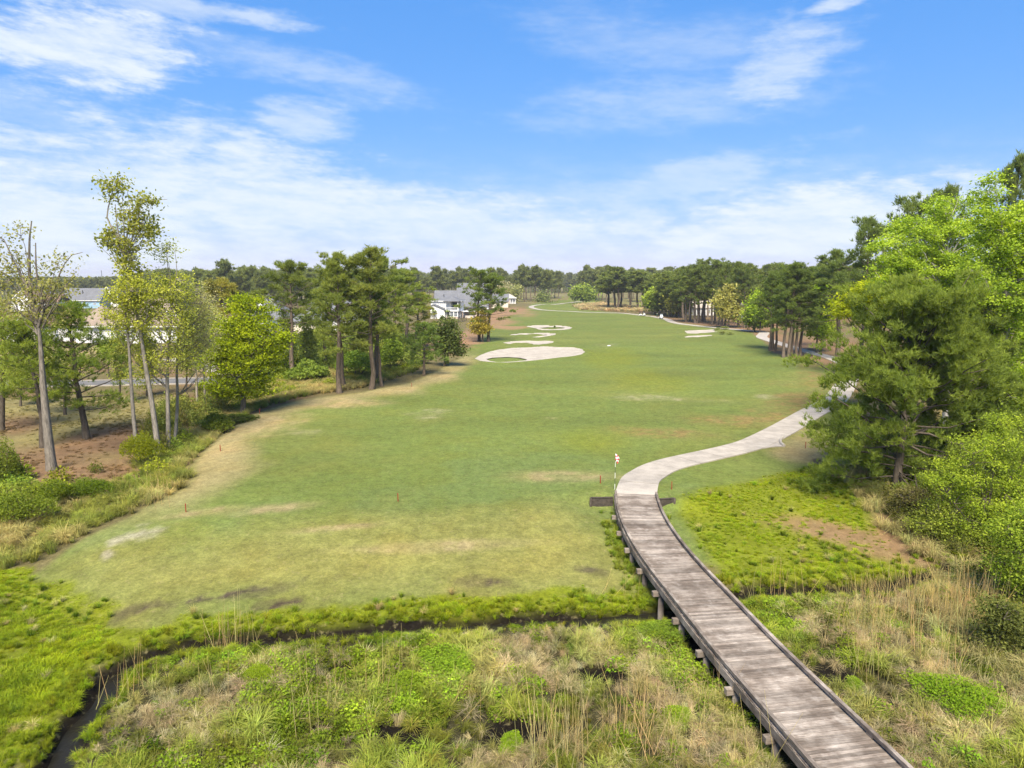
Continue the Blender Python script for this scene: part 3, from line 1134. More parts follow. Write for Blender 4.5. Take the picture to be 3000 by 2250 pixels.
def needles_mesh(name, C, D, L, W, nb, rng, tint, spread=0.9):
    """bursts of needle blades: nb blades from each tuft centre, fanned round direction D"""
    n = len(C)
    d = unit(D[:, None, :] + rng.normal(size=(n, nb, 3)) * spread * 0.55)
    side = unit(np.cross(d, rng.normal(size=(n, nb, 3))))
    ln = L * rng.uniform(0.65, 1.15, (n, nb, 1))
    base = C[:, None, :] + rng.normal(size=(n, nb, 3)) * L * 0.12
    V = np.empty((n, nb, 3, 3))
    V[:, :, 0] = base - side * W * 0.5
    V[:, :, 1] = base + side * W * 0.5
    V[:, :, 2] = base + d * ln
    tri = np.arange(n * nb * 3).reshape(-1, 3)
    tt = np.clip(tint[:, None] + rng.uniform(-0.1, 0.1, (n, nb)), 0, 1)
    tv = np.repeat(tt.reshape(-1), 3).reshape(-1, 3)
    tv[:, 2] = np.clip(tv[:, 2] + 0.12, 0, 1)  # needle tips painted lighter, like lit tips
    return np_mesh(name, V.reshape(-1, 3), None, tri, M_LEAF, tint=tv.ravel())


def wander(p0, p1, n, amp, rng):
    t = np.linspace(0, 1, n)[:, None]
    P = np.asarray(p0) * (1 - t) + np.asarray(p1) * t
    w = np.cumsum(rng.normal(size=(n, 3)) * amp, 0)
    w = w - t * w[-1]
    return P + w


def pine_meshes(seed, H, cb, R, nb, tufts, L, W, blades, r0=0.2, top=0.35, open_=0.5, candle=0.0, branch_tubes=True, sides=7, droop=0.0, zs=.115, cs=.18, grp=5):
    """loblolly pine: bare trunk, tiers of upswept branches that end in needle clumps"""
    rng = np.random.default_rng(seed)
    n = 9
    t = np.linspace(0, 1, n)
    lean = rng.normal(size=2) * 0.025 * H
    wob = np.cumsum(rng.normal(size=(n, 2)) * 0.008 * H, 0)
    wob[0] = 0
    TP = np.column_stack([lean[0] * t ** 2 + wob[:, 0], lean[1] * t ** 2 + wob[:, 1], t * H * 0.97])
    TR = r0 * (1 - t) ** 0.75 + 0.025
    TR[0] *= 1.25
    P0 = TP.copy()
    P0[0, 2] = -0.3
    tubes = [(P0, TR)]
    C, D, tint = [], [], []
    az = rng.uniform(0, 6.28)
    per = max(3, tufts // nb)
    for i in range(nb):
        f = (i + rng.uniform(0, 1)) / nb
        f = f ** 0.92
        z = (cb + (1 - cb) * f) * H * 0.96
        az += 2.4 + rng.normal() * 0.35
        # widest about a third up the crown, rounded top
        prof = (0.45 + 0.55 * math.sin(math.pi * min(1, (f + 0.18) / 1.0) ** 0.9)) if f < 0.82 else 0.55 * (1 - f) / 0.18 + top * 0.6
        ln = R * max(0.18, prof) * rng.uniform(0.6, 1.15)
        el = math.radians(-6 + 58 * f + rng.normal() * 9) - droop
        base = np.array([np.interp(z, TP[:, 2], TP[:, 0]), np.interp(z, TP[:, 2], TP[:, 1]), z])
        dirv = np.array([math.cos(az) * math.cos(el), math.sin(az) * math.cos(el), math.sin(el)])
        end = base + dirv * ln + np.array([0, 0, 0.13 * ln])
        BP = wander(base, end, 5, 0.035 * ln, rng)
        BP[3:, 2] += 0.05 * ln
        if branch_tubes:
            br = max(0.018, r0 * 0.30 * (ln / R))
            tubes.append((BP, np.linspace(br, br * 0.3, 5)))
        bt = rng.normal() * 0.16
        # sub-branches with clumps along the outer part
        ns = max(2, int(per / grp))
        for s in range(ns):
            q = 1 - open_ * rng.uniform(0, 1) ** 1.4 if s else 1.0
            p = np.array([np.interp(q, np.linspace(0, 1, 5), BP[:, c]) for c in range(3)])
            sub = p + unit(dirv * 0.6 + rng.normal(size=3) * np.array([.8, .8, .45])) * ln * rng.uniform(.10, .30) * (1 if s else 0.3)
            m = max(2, int(per / ns))
            cl = sub + rng.normal(size=(m, 3)) * np.array([cs, cs, zs]) * (R * 0.55)
            C.append(cl)
            dd = unit((cl - base) / max(ln, .3) * 0.5 + np.array([0, 0, 0.75]) + rng.normal(size=(m, 3)) * 0.35)
            D.append(dd)
            tt = 0.45 + bt + rng.normal(size=m) * 0.08 + (cl[:, 2] - sub[2]) * 0.25 / max(0.3, R * 0.12) * 0.35  # clump tops painted lighter and undersides darker, as light would fall
            tint.append(tt)
    C, D, tint = np.vstack(C), np.vstack(D), np.clip(np.concatenate(tint), 0, 1)
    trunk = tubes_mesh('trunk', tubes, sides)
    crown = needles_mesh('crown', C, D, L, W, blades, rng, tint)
    return trunk, crown


def broad_meshes(seed, path, lobes, limbs, clusters, leaves, size, r0=0.2, flat=0.55, crad=0.55, extra=None, up=0.5, twigs=True, vary=0.14, attach=(0.35, 0.95), sides=6):
    """broad-leaved tree: trunk along path, limbs into the lobes of the crown, leaf sprays at their ends.
    lobes: (x, y, z, rx, ry, rz) ellipsoids in metres from the foot"""
    rng = np.random.default_rng(seed)
    path = np.asarray(path, float)
    TP = spline([tuple(p) for p in path], max(0.6, path[-1, 2] / 14))
    tl = np.linspace(0, 1, len(TP))
    TR = r0 * (1 - tl * 0.9) ** 0.8 + 0.015
    TR[0] *= 1.2
    P0 = TP.copy()
    P0[0, 2] -= 0.3
    tubes = [(P0, TR)]
    if extra:
        for pts, ra in extra:
            E = spline([tuple(p) for p in pts], 0.8)
            tubes.append((E, np.linspace(ra, ra * 0.25, len(E))))
    lob = np.asarray(lobes, float)
    vol = lob[:, 3] * lob[:, 4] * lob[:, 5]
    pick = rng.choice(len(lob), clusters, p=vol / vol.sum())
    u = unit(rng.normal(size=(clusters, 3)))
    rad = rng.uniform(0.18, 1.0, clusters) ** 0.45
    CC = lob[pick, :3] + u * rad[:, None] * lob[pick, 3:]
    CC[:, 2] = np.maximum(CC[:, 2], 0.35)
    # main limbs: to far-flung cluster centres
    order = rng.permutation(clusters)[:limbs]
    limbpts = []
    for i in order:
        c = CC[i]
        hd = np.hypot(*(c[:2] - np.interp(c[2], TP[:, 2], TP[:, 0])))
        zt = np.clip(c[2] - hd * rng.uniform(.5, 1.0) - 0.4, TP[-1, 2] * attach[0], TP[-1, 2] * attach[1])
        k = int(np.argmin(np.abs(TP[:, 2] - zt)))
        b = TP[k]
        mid = b * 0.45 + c * 0.55 + np.array([0, 0, -0.12 * hd])
        Lp = spline([tuple(b), tuple(mid), tuple(c)], 0.7)
        Lp[1:-1] += rng.normal(size=(len(Lp) - 2, 3)) * 0.07
        rr = min(TR[k] * 0.6, 0.02 + 0.011 * np.linalg.norm(c - b))
        tubes.append((Lp, np.linspace(rr, 0.014, len(Lp))))
        limbpts.append(Lp[len(Lp) // 3:])
    if extra:
        for pts, ra in extra:
            limbpts.append(spline([tuple(p) for p in pts], 0.8))
    LP = np.vstack(limbpts) if limbpts else TP
    if twigs:
        for c in CC:
            k = int(np.argmin(((LP - c) ** 2).sum(1)))
            b = LP[k]
            if 0.25 < np.linalg.norm(c - b) < 6:
                mid = (b + c) / 2 + rng.normal(size=3) * 0.12
                tubes.append((np.array([b, mid, c]), np.array([0.022, 0.016, 0.008])))
    per = leaves // clusters
    ctint = 0.5 + rng.normal(size=clusters) * vary
    cr = crad * rng.uniform(0.7, 1.3, clusters)
    off = rng.normal(size=(clusters, per, 3)) * np.array([1, 1, flat]) * 0.62 * cr[:, None, None]
    LC = (CC[:, None, :] + off).reshape(-1, 3)
    tint = np.clip(np.repeat(ctint, per) + off[:, :, 2].ravel() / (crad * flat) * 0.10 + rng.normal(size=len(LC)) * 0.1, 0, 1)  # higher leaves of each spray painted lighter
    LC[:, 2] = np.maximum(LC[:, 2], 0.05)
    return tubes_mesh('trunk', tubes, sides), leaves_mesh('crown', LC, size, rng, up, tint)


PALE_BARK, PINE_BARK, DARK_BARK = (.205, .185, .155), (.115, .090, .068), (.080, .066, .052)


def plant_tree(name, label, cat, meshes, loc, rz=0.0, scale=(1, 1, 1), leaf=(.05, .08, .02), bark=PINE_BARK, group=None, crown_name='crown'):
    t = thing(name, label, cat, loc, rz, group)
    t.scale = scale if hasattr(scale, '__len__') else (scale,) * 3
    a = link('trunk', meshes[0], t)
    a.color = (*bark, 1)
    b = link(crown_name, meshes[1], t)
    b.color = (*[c * 2.0 for c in leaf], 1)
    return t


def bush_mesh(seed, lobes, leaves, size, up=0.5, stems=7, vary=0.15, shell=0.5):
    """leafy shrub: leaves through the volume of a few lobes, thicker near the surface"""
    rng = np.random.default_rng(seed)
    lob = np.asarray(lobes, float)
    w = lob[:, 3] * lob[:, 4]
    pick = rng.choice(len(lob), leaves, p=w / w.sum())
    u = unit(rng.normal(size=(leaves, 3)))
    u[:, 2] = np.abs(u[:, 2]) * 1.0 - 0.25 * (rng.uniform(size=leaves) < .35)
    # leaf sprays: bumps on the surface
    ph = rng.uniform(0, 6.28, (6,))
    bump = sum(np.sin(u @ unit(rng.normal(size=3)) * rng.uniform(4, 9) + p) for p in ph) / 6
    rad = (1 - shell * rng.uniform(0, 1, leaves) ** 1.6) * (1 + 0.22 * bump)
    C = lob[pick, :3] + u * rad[:, None] * lob[pick, 3:]
    C[:, 2] = np.maximum(C[:, 2], 0.03)
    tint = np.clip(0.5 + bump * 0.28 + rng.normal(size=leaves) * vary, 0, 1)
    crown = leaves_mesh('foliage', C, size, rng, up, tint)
    tubes = []
    for i in range(stems):
        l = lob[rng.integers(len(lob))]
        e = l[:3] + rng.normal(size=3) * l[3:] * 0.45
        e[2] = max(e[2], 0.3)
        b = np.array([rng.normal() * 0.12, rng.normal() * 0.12, -0.1])
        tubes.append((wander(b, e, 5, 0.04, rng), np.linspace(0.035, 0.01, 5)))
    return tubes_mesh('stem', tubes, 4), crown

# ------------------------------------------------------------------ trees
def top_h(loc, v_top):
    """height that puts the top of a tree standing at loc on row v_top of the photograph"""
    r = ray(1500, v_top)
    return CAM_H + r.z * (loc.y / r.y) - loc.z


def spot(u, Y):
    """ground point at distance Y on the sight line of column u"""
    x = (u - 1500) / FPX * (Y * math.cos(PITCH) + CAM_H * math.sin(PITCH))
    return Vector((x, Y, zat(x, Y)))


def px_m(px, loc):
    return px * (loc.y * math.cos(PITCH)) / FPX


ORD = ['first', 'second', 'third', 'fourth', 'fifth', 'sixth', 'seventh', 'eighth', 'ninth', 'tenth', 'eleventh', 'twelfth', 'thirteenth', 'fourteenth',
       'fifteenth', 'sixteenth', 'seventeenth', 'eighteenth', 'nineteenth', 'twentieth']
rnd = random.Random(11)

# --- pine kinds: (trunk, crown, height they were grown at, crown radius)
PINE_MID = [(*pine_meshes(40 + i, 17.0, cb, R, nb, tf, 0.46, 0.075, 9, r0=0.24, open_=0.7, zs=.085, cs=.115, grp=8), 17.0, R) for i, (cb, R, nb, tf) in enumerate(
    ((.42, 3.3, 38, 1500), (.46, 3.6, 34, 1400), (.38, 3.2, 40, 1500), (.50, 3.4, 32, 1300), (.34, 3.5, 42, 1600), (.54, 3.6, 28, 1250)))]
PINE_YOUNG = [(*pine_meshes(60 + i, 9.0, .25, 2.3, 36, 1100, .38, .06, 9, r0=.15, open_=.7), 9.0, 2.3) for i in range(2)]
PINE_FAR = [(*pine_meshes(70 + i, 22.0, cb, R, 30, 900, 1.0, .34, 6, r0=.30, open_=.7, zs=.20, branch_tubes=False, sides=5), 22.0, R) for i, (cb, R) in enumerate(
    ((.42, 3.6), (.50, 3.3), (.38, 3.7), (.54, 3.5), (.46, 3.0), (.36, 3.9)))]
NEEDLE = (.060, .078, .022)


def pine(kind, loc, H, R, label, leaf=NEEDLE, bark=PINE_BARK, group=None, rz=None, name='pine_tree'):
    k = kind[rnd.randrange(len(kind))]
    rz = rnd.uniform(0, 6.28) if rz is None else rz
    s = H / k[2]
    sr = R * 1.4 / k[3] if R else s
    return plant_tree(name, label, 'pine tree', k[:2], loc, rz, (sr, sr, s), tuple(a * b for a, b in zip(leaf, (1.55, 1.52, 1.1))), bark, group)


def pine_px(u, vb, vt, hw, label, kind=PINE_MID, leaf=NEEDLE, **kw):
    loc = G(u, vb)
    return pine(kind, loc, top_h(loc, vt), px_m(hw, loc), label, leaf, **kw)


# left of the fairway
g = 'pines along the left edge of the fairway'
pine_px(860, 1110, 772, 68, 'dark pine between the bright green oak and the taller pines', leaf=(.062, .076, .024), group=g)
pine_px(948, 1078, 850, 50, 'shorter pine half hidden behind the pine pair left of the tallest pine', leaf=(.060, .080, .022), group=g)
pine_px(995, 1152, 752, 72, 'tall pine with its foot at the dry fairway edge, left of the tallest pine', leaf=(.070, .084, .024), group=g)
pine_px(1009, 1136, 778, 58, 'slimmer pine close behind the tall pine at the dry fairway edge', leaf=(.066, .082, .022), group=g)
pine_px(1088, 1140, 738, 78, 'tallest pine of the left group, with a round open crown', leaf=(.072, .084, .026), group=g)
pine_px(1098, 1118, 756, 66, 'pine standing just behind the tallest pine of the left group', leaf=(.062, .078, .022), group=g)
pine_px(1119, 1132, 845, 48, 'slender pine right of the tallest pine of the left group', leaf=(.062, .082, .024), group=g)
pine_px(1190, 1030, 800, 58, 'pine behind the slender pine, nearer the white house', leaf=(.066, .084, .024), group=g)
pine_px(1218, 1022, 862, 48, 'lower yellowish pine in front of the white house', leaf=(.092, .098, .026), group=g)
pine_px(1150, 1045, 812, 52, 'pine rising behind the shrubs between tallest pine and white house', group=g)
pine_px(1242, 1100, 952, 42, 'small young pine at the dry fairway edge', PINE_YOUNG, (.055, .078, .026), group=g)
pine_px(1430, 1001, 806, 46, 'tall pine of the lone pair in front of the white house, right trunk', leaf=(.058, .078, .024), group=g)
pine_px(1404, 999, 792, 40, 'tall pine of the lone pair in front of the white house, left trunk', leaf=(.056, .074, .024), group=g)
pine_px(640, 1085, 830, 75, 'broad brownish pine rising behind the bright green oak', leaf=(.085, .082, .026))
pine_px(255, 1286, 898, 92, 'dark young pine standing in fallen needles on the left lawn', [(*pine_meshes(81, 12.0, .22, 3.0, 44, 2100, .36, .045, 11, r0=.21, open_=.75), 12.0, 3.0)], (.060, .082, .020), bark=DARK_BARK)
pine_px(125, 1312, 945, 70, 'thin dark pine behind the grey forked tree on the left lawn', [(*pine_meshes(82, 11.0, .42, 2.4, 34, 1500, .36, .045, 11, r0=.17, open_=.75), 11.0, 2.4)], (.075, .095, .022), bark=DARK_BARK)

# right: grove behind the cart path
tr = [(820, 770), (855, 765), (905, 780), (921, 780), (952, 775), (976, 770), (992, 760), (1062, 795), (1090, 780), (1130, 795), (1150, 800), (1180, 810), (1280, 790), (1310, 820), (1365, 825), (1386, 820)]
for i, (x, y) in enumerate(tr):
    pine_px(1750 + x * .3165, 700 + y * .3165, rnd.uniform(766, 796), rnd.uniform(26, 36), f'{ORD[i]} pine trunk from the left in the grove behind the cart path',
            leaf=(.054, .070, .024), group='pine grove behind the cart path')
tr = [(1592, 1035), (1626, 1030), (1641, 1031), (1722, 1096), (1766, 1094), (1803, 1086), (1846, 1090), (1880, 1084)]
for i, (x, y) in enumerate(tr):
    pine_px(1750 + x * .3165, 700 + y * .3165, (812, 800, 806, 784, 776, 815, 786, 798)[i], (32, 36, 36, 46, 44, 32, 42, 46)[i],
            f'{ORD[i]} pine from the left in the clump on the red needle bed by the path', [PINE_MID[2], PINE_MID[4]], (.048, .066, .022), group='pine clump on the red needle bed')
tr = [(1782, 903, 800), (1800, 906, 790), (1808, 907, 786), (1819, 905, 798), (1846, 900, 802), (1867, 906, 796), (1884, 904, 800), (1895, 900, 804)]
for i, (u, vb, vt) in enumerate(tr):
    pine_px(u, vb, vt, 26, f'{ORD[i]} pine from the left in the stand beyond the golf carts', PINE_FAR, (.052, .066, .025), group='pine stand beyond the golf carts')
tr = [(1962, 928, 800), (1969, 927, 808), (1976, 929, 812), (1935, 917, 806), (1948, 915, 800), (1990, 930, 796), (2002, 933, 790)]
for i, (u, vb, vt) in enumerate(tr):
    pine_px(u, vb, vt, 30, f'{ORD[i]} pine from the camera side among the yellow-green trees by the golf cart', PINE_FAR, (.056, .070, .025), group='pines among the yellow-green trees')
for (u, Y, vt, hw, lab) in ((2455, 128, 742, 70, 'dark pine right of the pine clump, lowest of the skyline pines'), (2520, 100, 650, 68, 'round-topped pine on the right skyline, left of the sweetgums'),
                            (2412, 150, 790, 60, 'pine whose top shows just right of the pine clump'), (2648, 92, 598, 80, 'flat-topped pine behind the bright sweetgums'),
                            (2905, 80, 478, 60, 'tall pine crown above the sweetgums at the right'), (3000, 74, 462, 62, 'tallest pine crown cut by the right frame edge'), (2720, 96, 560, 46, 'thin pine tip behind the tallest sweetgum')):
    loc = spot(u, Y)
    pine(PINE_MID, loc, top_h(loc, vt), px_m(hw, loc), lab, (.052, .070, .026))

# near right: broad low-branched pines
big = pine_meshes(90, 13.6, .05, 6.6, 96, 13500, .40, .052, 12, r0=.30, open_=.8, top=.5, droop=.05, cs=.075, zs=.055, grp=14)
loc = G(2628, 1446)
H = top_h(loc, 868) - 1.1
plant_tree('pine_tree', 'broad bushy pine in the right foreground beside the cart path', 'pine tree', big, loc, 0.4, (1.0, 1.0, H / 13.6), (.100, .128, .023), DARK_BARK)
big2 = pine_meshes(91, 13.0, .10, 5.0, 66, 7600, .40, .052, 12, r0=.26, open_=.8, top=.5, cs=.085, zs=.06, grp=13)
loc = G(2800, 1392)
plant_tree('pine_tree', 'second bushy pine close behind the broad pine at right', 'pine tree', big2, loc, 2.0, (1.0, 1.0, (top_h(loc, 900) - 1.0) / 13.0), (.088, .115, .022), DARK_BARK)

# --- broad-leaved trees
def crown_px(loc, items):
    """crown lobes given in photograph pixels (u, v, half width, half height) -> metres from the foot"""
    out = []
    for (u, v, ru, rv) in items:
        r = ray(u, v)
        t = loc.y / r.y
        x, z = r.x * t - loc.x, CAM_H + r.z * t - loc.z
        k = loc.y * math.cos(PITCH) / FPX
        out.append((x, rnd.uniform(-.25, .25) * ru * k, z, ru * k, ru * k * 0.9, rv * k))
    return out


def pts_px(loc, items, depth=0.0):
    out = []
    for i, (u, v) in enumerate(items):
        r = ray(u, v)
        t = loc.y / r.y
        out.append((r.x * t - loc.x, depth * i / max(1, len(items) - 1), max(0.0, CAM_H + r.z * t - loc.z) if i else 0.0))
    return out


def broad_px(name, label, cat, u, vb, trunk, lobes, leaf, bark, seed, limbs, clusters, leaves, size, Y=None, extra=(), group=None, **kw):
    loc = G(u, vb) if Y is None else spot(u, Y)
    tp = pts_px(loc, [(u, vb if Y is None else 1125)] + trunk)
    ex = [(pts_px(loc, e, dp)[0:], ra) for e, dp, ra in extra]
    # a limb starts on the trunk, not on the ground
    fixed = []
    for (pts, ra), (e, dp, _) in zip(ex, extra):
        r = ray(*e[0])
        t = loc.y / r.y
        fixed.append(([(r.x * t - loc.x, 0, CAM_H + r.z * t - loc.z)] + pts[1:], ra))
    m = broad_meshes(seed, tp, crown_px(loc, lobes), limbs, clusters, leaves, size, extra=fixed, **kw)
    return plant_tree(name, label, cat, m, loc, 0, 1, leaf, bark, group)


# bright oak on the left
broad_px('oak_tree', 'dense bright yellow-green oak at the left fairway edge', 'tree', 712, 1216, [(714, 1120), (716, 1000), (720, 920)],
         [(722, 915, 70, 52), (672, 985, 82, 60), (768, 985, 78, 60), (720, 1040, 105, 60), (640, 1060, 58, 40), (790, 1065, 55, 48), (700, 1120, 92, 42), (770, 1130, 62, 36), (650, 1140, 48, 30), (830, 1010, 38, 30)],
         (.128, .158, .007), (.16, .135, .11), 201, 24, 340, 30000, .28, r0=.30, crad=.95, flat=.42, vary=.2)
# sparse tall tree on the left skyline
broad_px('sparse_tree', 'tall sparse-leaved tree towering over the left skyline', 'tree', 466, 1338, [(448, 1200), (428, 1080), (402, 920), (380, 820), (366, 760)],
         [(322, 555, 34, 38), (352, 545, 26, 30), (430, 585, 40, 18), (385, 640, 40, 40), (330, 700, 30, 34), (415, 660, 40, 42), (372, 740, 40, 46), (318, 700, 24, 40), (440, 700, 24, 36), (392, 800, 34, 34)],
         (.135, .145, .030), PALE_BARK, 202, 26, 280, 3900, .27, r0=.24, crad=.5, flat=.75,
         extra=[([(366, 760), (340, 690), (308, 640), (312, 590), (326, 530)], 0.6, .10), ([(366, 760), (352, 680), (350, 600)], -0.6, .09),
                ([(368, 740), (372, 660), (392, 600), (440, 585), (474, 580)], .9, .07), ([(390, 850), (340, 760), (320, 730)], -1.0, .06)], attach=(.55, 1.0), up=.2)
broad_px('sparse_tree', 'slim sparse-leaved tree leaning left beside the tallest left tree', 'tree', 402, 1332, [(392, 1230), (384, 1120), (378, 1020), (366, 900), (362, 840)],
         [(380, 850, 50, 50), (345, 900, 42, 60), (400, 930, 44, 60), (420, 860, 40, 40), (360, 790, 30, 30)],
         (.190, .205, .030), PALE_BARK, 203, 20, 260, 6500, .18, r0=.17, crad=.5, flat=.7, attach=(.5, 1.0))
broad_px('sparse_tree', 'airy yellow-green tree right of the tallest left tree', 'tree', 494, 1326, [(492, 1200), (490, 1080), (500, 960), (505, 880)],
         [(480, 740, 34, 30), (510, 730, 30, 26), (460, 840, 60, 50), (520, 850, 60, 46), (430, 900, 50, 60), (500, 930, 70, 60), (540, 900, 36, 40), (400, 1000, 55, 60), (470, 1040, 60, 60), (360, 960, 40, 60), (420, 1100, 50, 40), (530, 1000, 40, 60)],
         (.185, .200, .036), PALE_BARK, 204, 30, 460, 13000, .18, r0=.20, crad=.55, flat=.7, attach=(.4, 1.0),
         extra=[([(505, 880), (490, 800), (478, 740)], .5, .07), ([(502, 900), (522, 800), (520, 735)], -.5, .06)])
broad_px('pale_tree', 'pale wispy half-bare tree left of the bright oak', 'tree', 512, 1300, [(520, 1180), (518, 1080), (524, 980), (548, 920), (575, 880)],
         [(600, 880, 44, 46), (560, 900, 55, 60), (610, 960, 44, 70), (560, 1000, 60, 60), (590, 1050, 40, 60), (540, 950, 40, 60)],
         (.225, .215, .105), (.22, .20, .165), 205, 40, 420, 8000, .14, r0=.15, crad=.62, flat=.9, attach=(.3, 1.0), up=.2)
for i, (u, vb, vt, lab) in enumerate(((578, 1192, 905, 'left of the three slim trunks beside the bright oak'), (601, 1186, 880, 'middle of the three slim trunks beside the bright oak'), (619, 1170, 900, 'right of the three slim trunks beside the bright oak'))):
    broad_px('slim_tree', 'slim grey tree, ' + lab, 'tree', u, vb, [(u - 3, vb - 90), (u - 8 + 4 * i, vb - 180), (u, vt + 40)],
             [(u, vt + 40, 30, 40), (u - 14, vt + 100, 30, 50), (u + 16, vt + 130, 26, 40)], (.170, .185, .050), (.24, .21, .175), 210 + i, 12, 70, 3000, .26, r0=.14, crad=.7, attach=(.4, 1.0))
for i, (u, vb, vt, hw, c, lab) in enumerate((
        (350, 1180, 930, 34, (.130, .145, .034), 'thin olive tree behind the slim leaning tree'), (430, 1160, 960, 30, (.150, .160, .034), 'short airy tree by the street, left of the pale wispy tree'),
        (60, 1190, 1000, 44, (.105, .125, .026), 'dark olive tree by the street at far left'),
        (545, 1150, 960, 26, (.140, .155, .040), 'thin tree by the street left of the three slim trunks'), (690, 1140, 930, 34, (.125, .150, .026), 'green tree close behind the bright oak'),
        (830, 1105, 900, 40, (.120, .145, .026), 'green tree between bright oak and dark pine'), (905, 1085, 915, 36, (.135, .160, .034), 'pale green tree behind the thicket bush'),
        (1060, 1075, 920, 34, (.150, .170, .045), 'pale green tree between pine pair and tallest pine'), (1130, 1062, 930, 30, (.130, .155, .034), 'light green tree right of the slender pine'))):
    loc = G(u, vb)
    m = vb - vt
    broad_px('slim_tree', lab, 'tree', u, vb, [(u + 2, vb - m * .3), (u - 2, vb - m * .65)],
             [(u, vt + m * .15, hw * .6, m * .15), (u - hw * .4, vt + m * .35, hw * .6, m * .18), (u + hw * .4, vt + m * .4, hw * .6, m * .2), (u, vt + m * .6, hw * .8, m * .18)],
             c, DARK_BARK, 320 + i, 16, 150, 4200, px_m(5.5, loc), r0=.12, crad=px_m(12, loc), flat=.6, vary=.2, attach=(.3, 1.0))
# big grey forked tree at the left edge
broad_px('forked_tree', 'big grey forked tree with nearly bare crown at the left edge', 'tree', 152, 1378, [(138, 1250), (126, 1120), (118, 1000), (108, 920)],
         [(60, 680, 30, 24), (15, 700, 26, 22), (40, 760, 36, 30), (150, 780, 34, 30), (185, 760, 30, 26), (20, 820, 46, 40), (110, 840, 50, 40), (170, 850, 50, 36), (60, 900, 60, 36), (140, 920, 50, 30), (205, 800, 20, 26)],
         (.150, .150, .050), (.17, .15, .125), 220, 40, 220, 3000, .22, r0=.36, crad=.7, flat=.75, up=.2, attach=(.55, 1.0),
         extra=[([(110, 950), (88, 880), (78, 800), (74, 700), (76, 645)], .6, .17), ([(84, 850), (50, 770), (25, 700), (2, 690)], -.8, .09), ([(112, 960), (130, 900), (116, 800), (118, 712)], -.5, .13),
                ([(120, 930), (150, 860), (165, 800), (190, 750), (222, 738)], .8, .09), ([(110, 980), (60, 900), (-20, 870)], 1.2, .08), ([(125, 960), (180, 880), (225, 830)], -1.2, .07)])
broad_px('leafy_tree', 'green leafy tree cut by the left frame edge', 'tree', 5, 1262, [(8, 1150), (10, 1050), (15, 980)],
         [(15, 960, 60, 60), (-40, 1000, 70, 70), (60, 1020, 55, 50), (10, 1080, 80, 50), (-30, 900, 50, 40), (70, 1100, 40, 40)], (.120, .145, .026), DARK_BARK, 221, 18, 150, 6000, .24, r0=.25, crad=.85, flat=.5)
broad_px('leafy_tree', 'low olive tree filling in behind the thin dark pine on the left', 'tree', 190, 1215, [(190, 1150), (192, 1090)],
         [(180, 1060, 60, 50), (230, 1080, 45, 40), (120, 1080, 55, 50), (60, 1110, 45, 40)], (.125, .140, .030), DARK_BARK, 222, 14, 110, 3800, .25, r0=.16, crad=.85, flat=.5)
broad_px('leafy_tree', 'small green tree in the yard before the brown-roofed house', 'tree', 318, 1105, [(318, 1070), (318, 1040)],
         [(318, 1020, 26, 26), (335, 1040, 20, 20)], (.110, .150, .018), DARK_BARK, 223, 8, 50, 1800, .3, r0=.12, crad=.9)
# magnolia-like dark round tree and the yellow cypress by the lone pines
broad_px('magnolia_tree', 'round dark glossy tree left of the lone pine pair', 'tree', 1302, 1073, [(1304, 1040), (1306, 1000), (1308, 960)],
         [(1308, 955, 32, 26), (1290, 985, 32, 28), (1330, 985, 30, 30), (1310, 1010, 46, 28), (1345, 1020, 18, 24), (1282, 1025, 20, 20)], (.055, .072, .018), DARK_BARK, 224, 16, 150, 5200, .42, r0=.2, crad=.9, flat=.6, vary=.2)
broad_px('cypress_tree', 'yellow-olive feathery cypress at the foot of the lone pine pair', 'tree', 1414, 1002, [(1414, 970), (1412, 940), (1410, 915)],
         [(1408, 925, 20, 22), (1404, 950, 30, 22), (1396, 968, 30, 14), (1418, 960, 22, 22)], (.165, .140, .020), DARK_BARK, 225, 16, 100, 3000, .42, r0=.2, crad=1.0, flat=.4)
# broad-leaved trees on the right, farther
for i, (u, vb, vt, hw, c, lab) in enumerate((
        (1918, 921, 846, 22, (.140, .180, .022), 'bright green tree left of the standing golfer'), (1948, 922, 838, 34, (.115, .135, .026), 'olive green tree behind the standing golfer'),
        (1985, 929, 855, 28, (.140, .145, .030), 'yellowish tree right of the nearer golf cart'), (2134, 960, 838, 44, (.190, .185, .055), 'pale straw-coloured tree in front of the pine grove'),
        (2226, 975, 848, 30, (.140, .190, .016), 'bright lime tree between grove and pine clump'), (2210, 972, 900, 26, (.130, .160, .024), 'small green tree at the foot of the bright lime tree'),
        (2392, 1035, 818, 40, (.120, .170, .014), 'bright green tree behind the pine clump'), (2405, 1030, 880, 42, (.130, .165, .018), 'lower green tree right of the pine clump'))):
    loc = G(u, vb)
    m = vb - vt
    broad_px('leafy_tree', lab, 'tree', u, vb, [(u + 2, vb - m * .3), (u - 1, vb - m * .6)],
             [(u, vt + m * .18, hw * .6, m * .18), (u - hw * .4, vt + m * .38, hw * .65, m * .2), (u + hw * .4, vt + m * .4, hw * .65, m * .2), (u, vt + m * .58, hw * .8, m * .16), (u + hw * .3, vt + m * .72, hw * .5, m * .1)],
             c, DARK_BARK, 240 + i, 14, 110, 3600, px_m(7.5, loc), r0=.18, crad=px_m(18, loc), flat=.5, vary=.18)
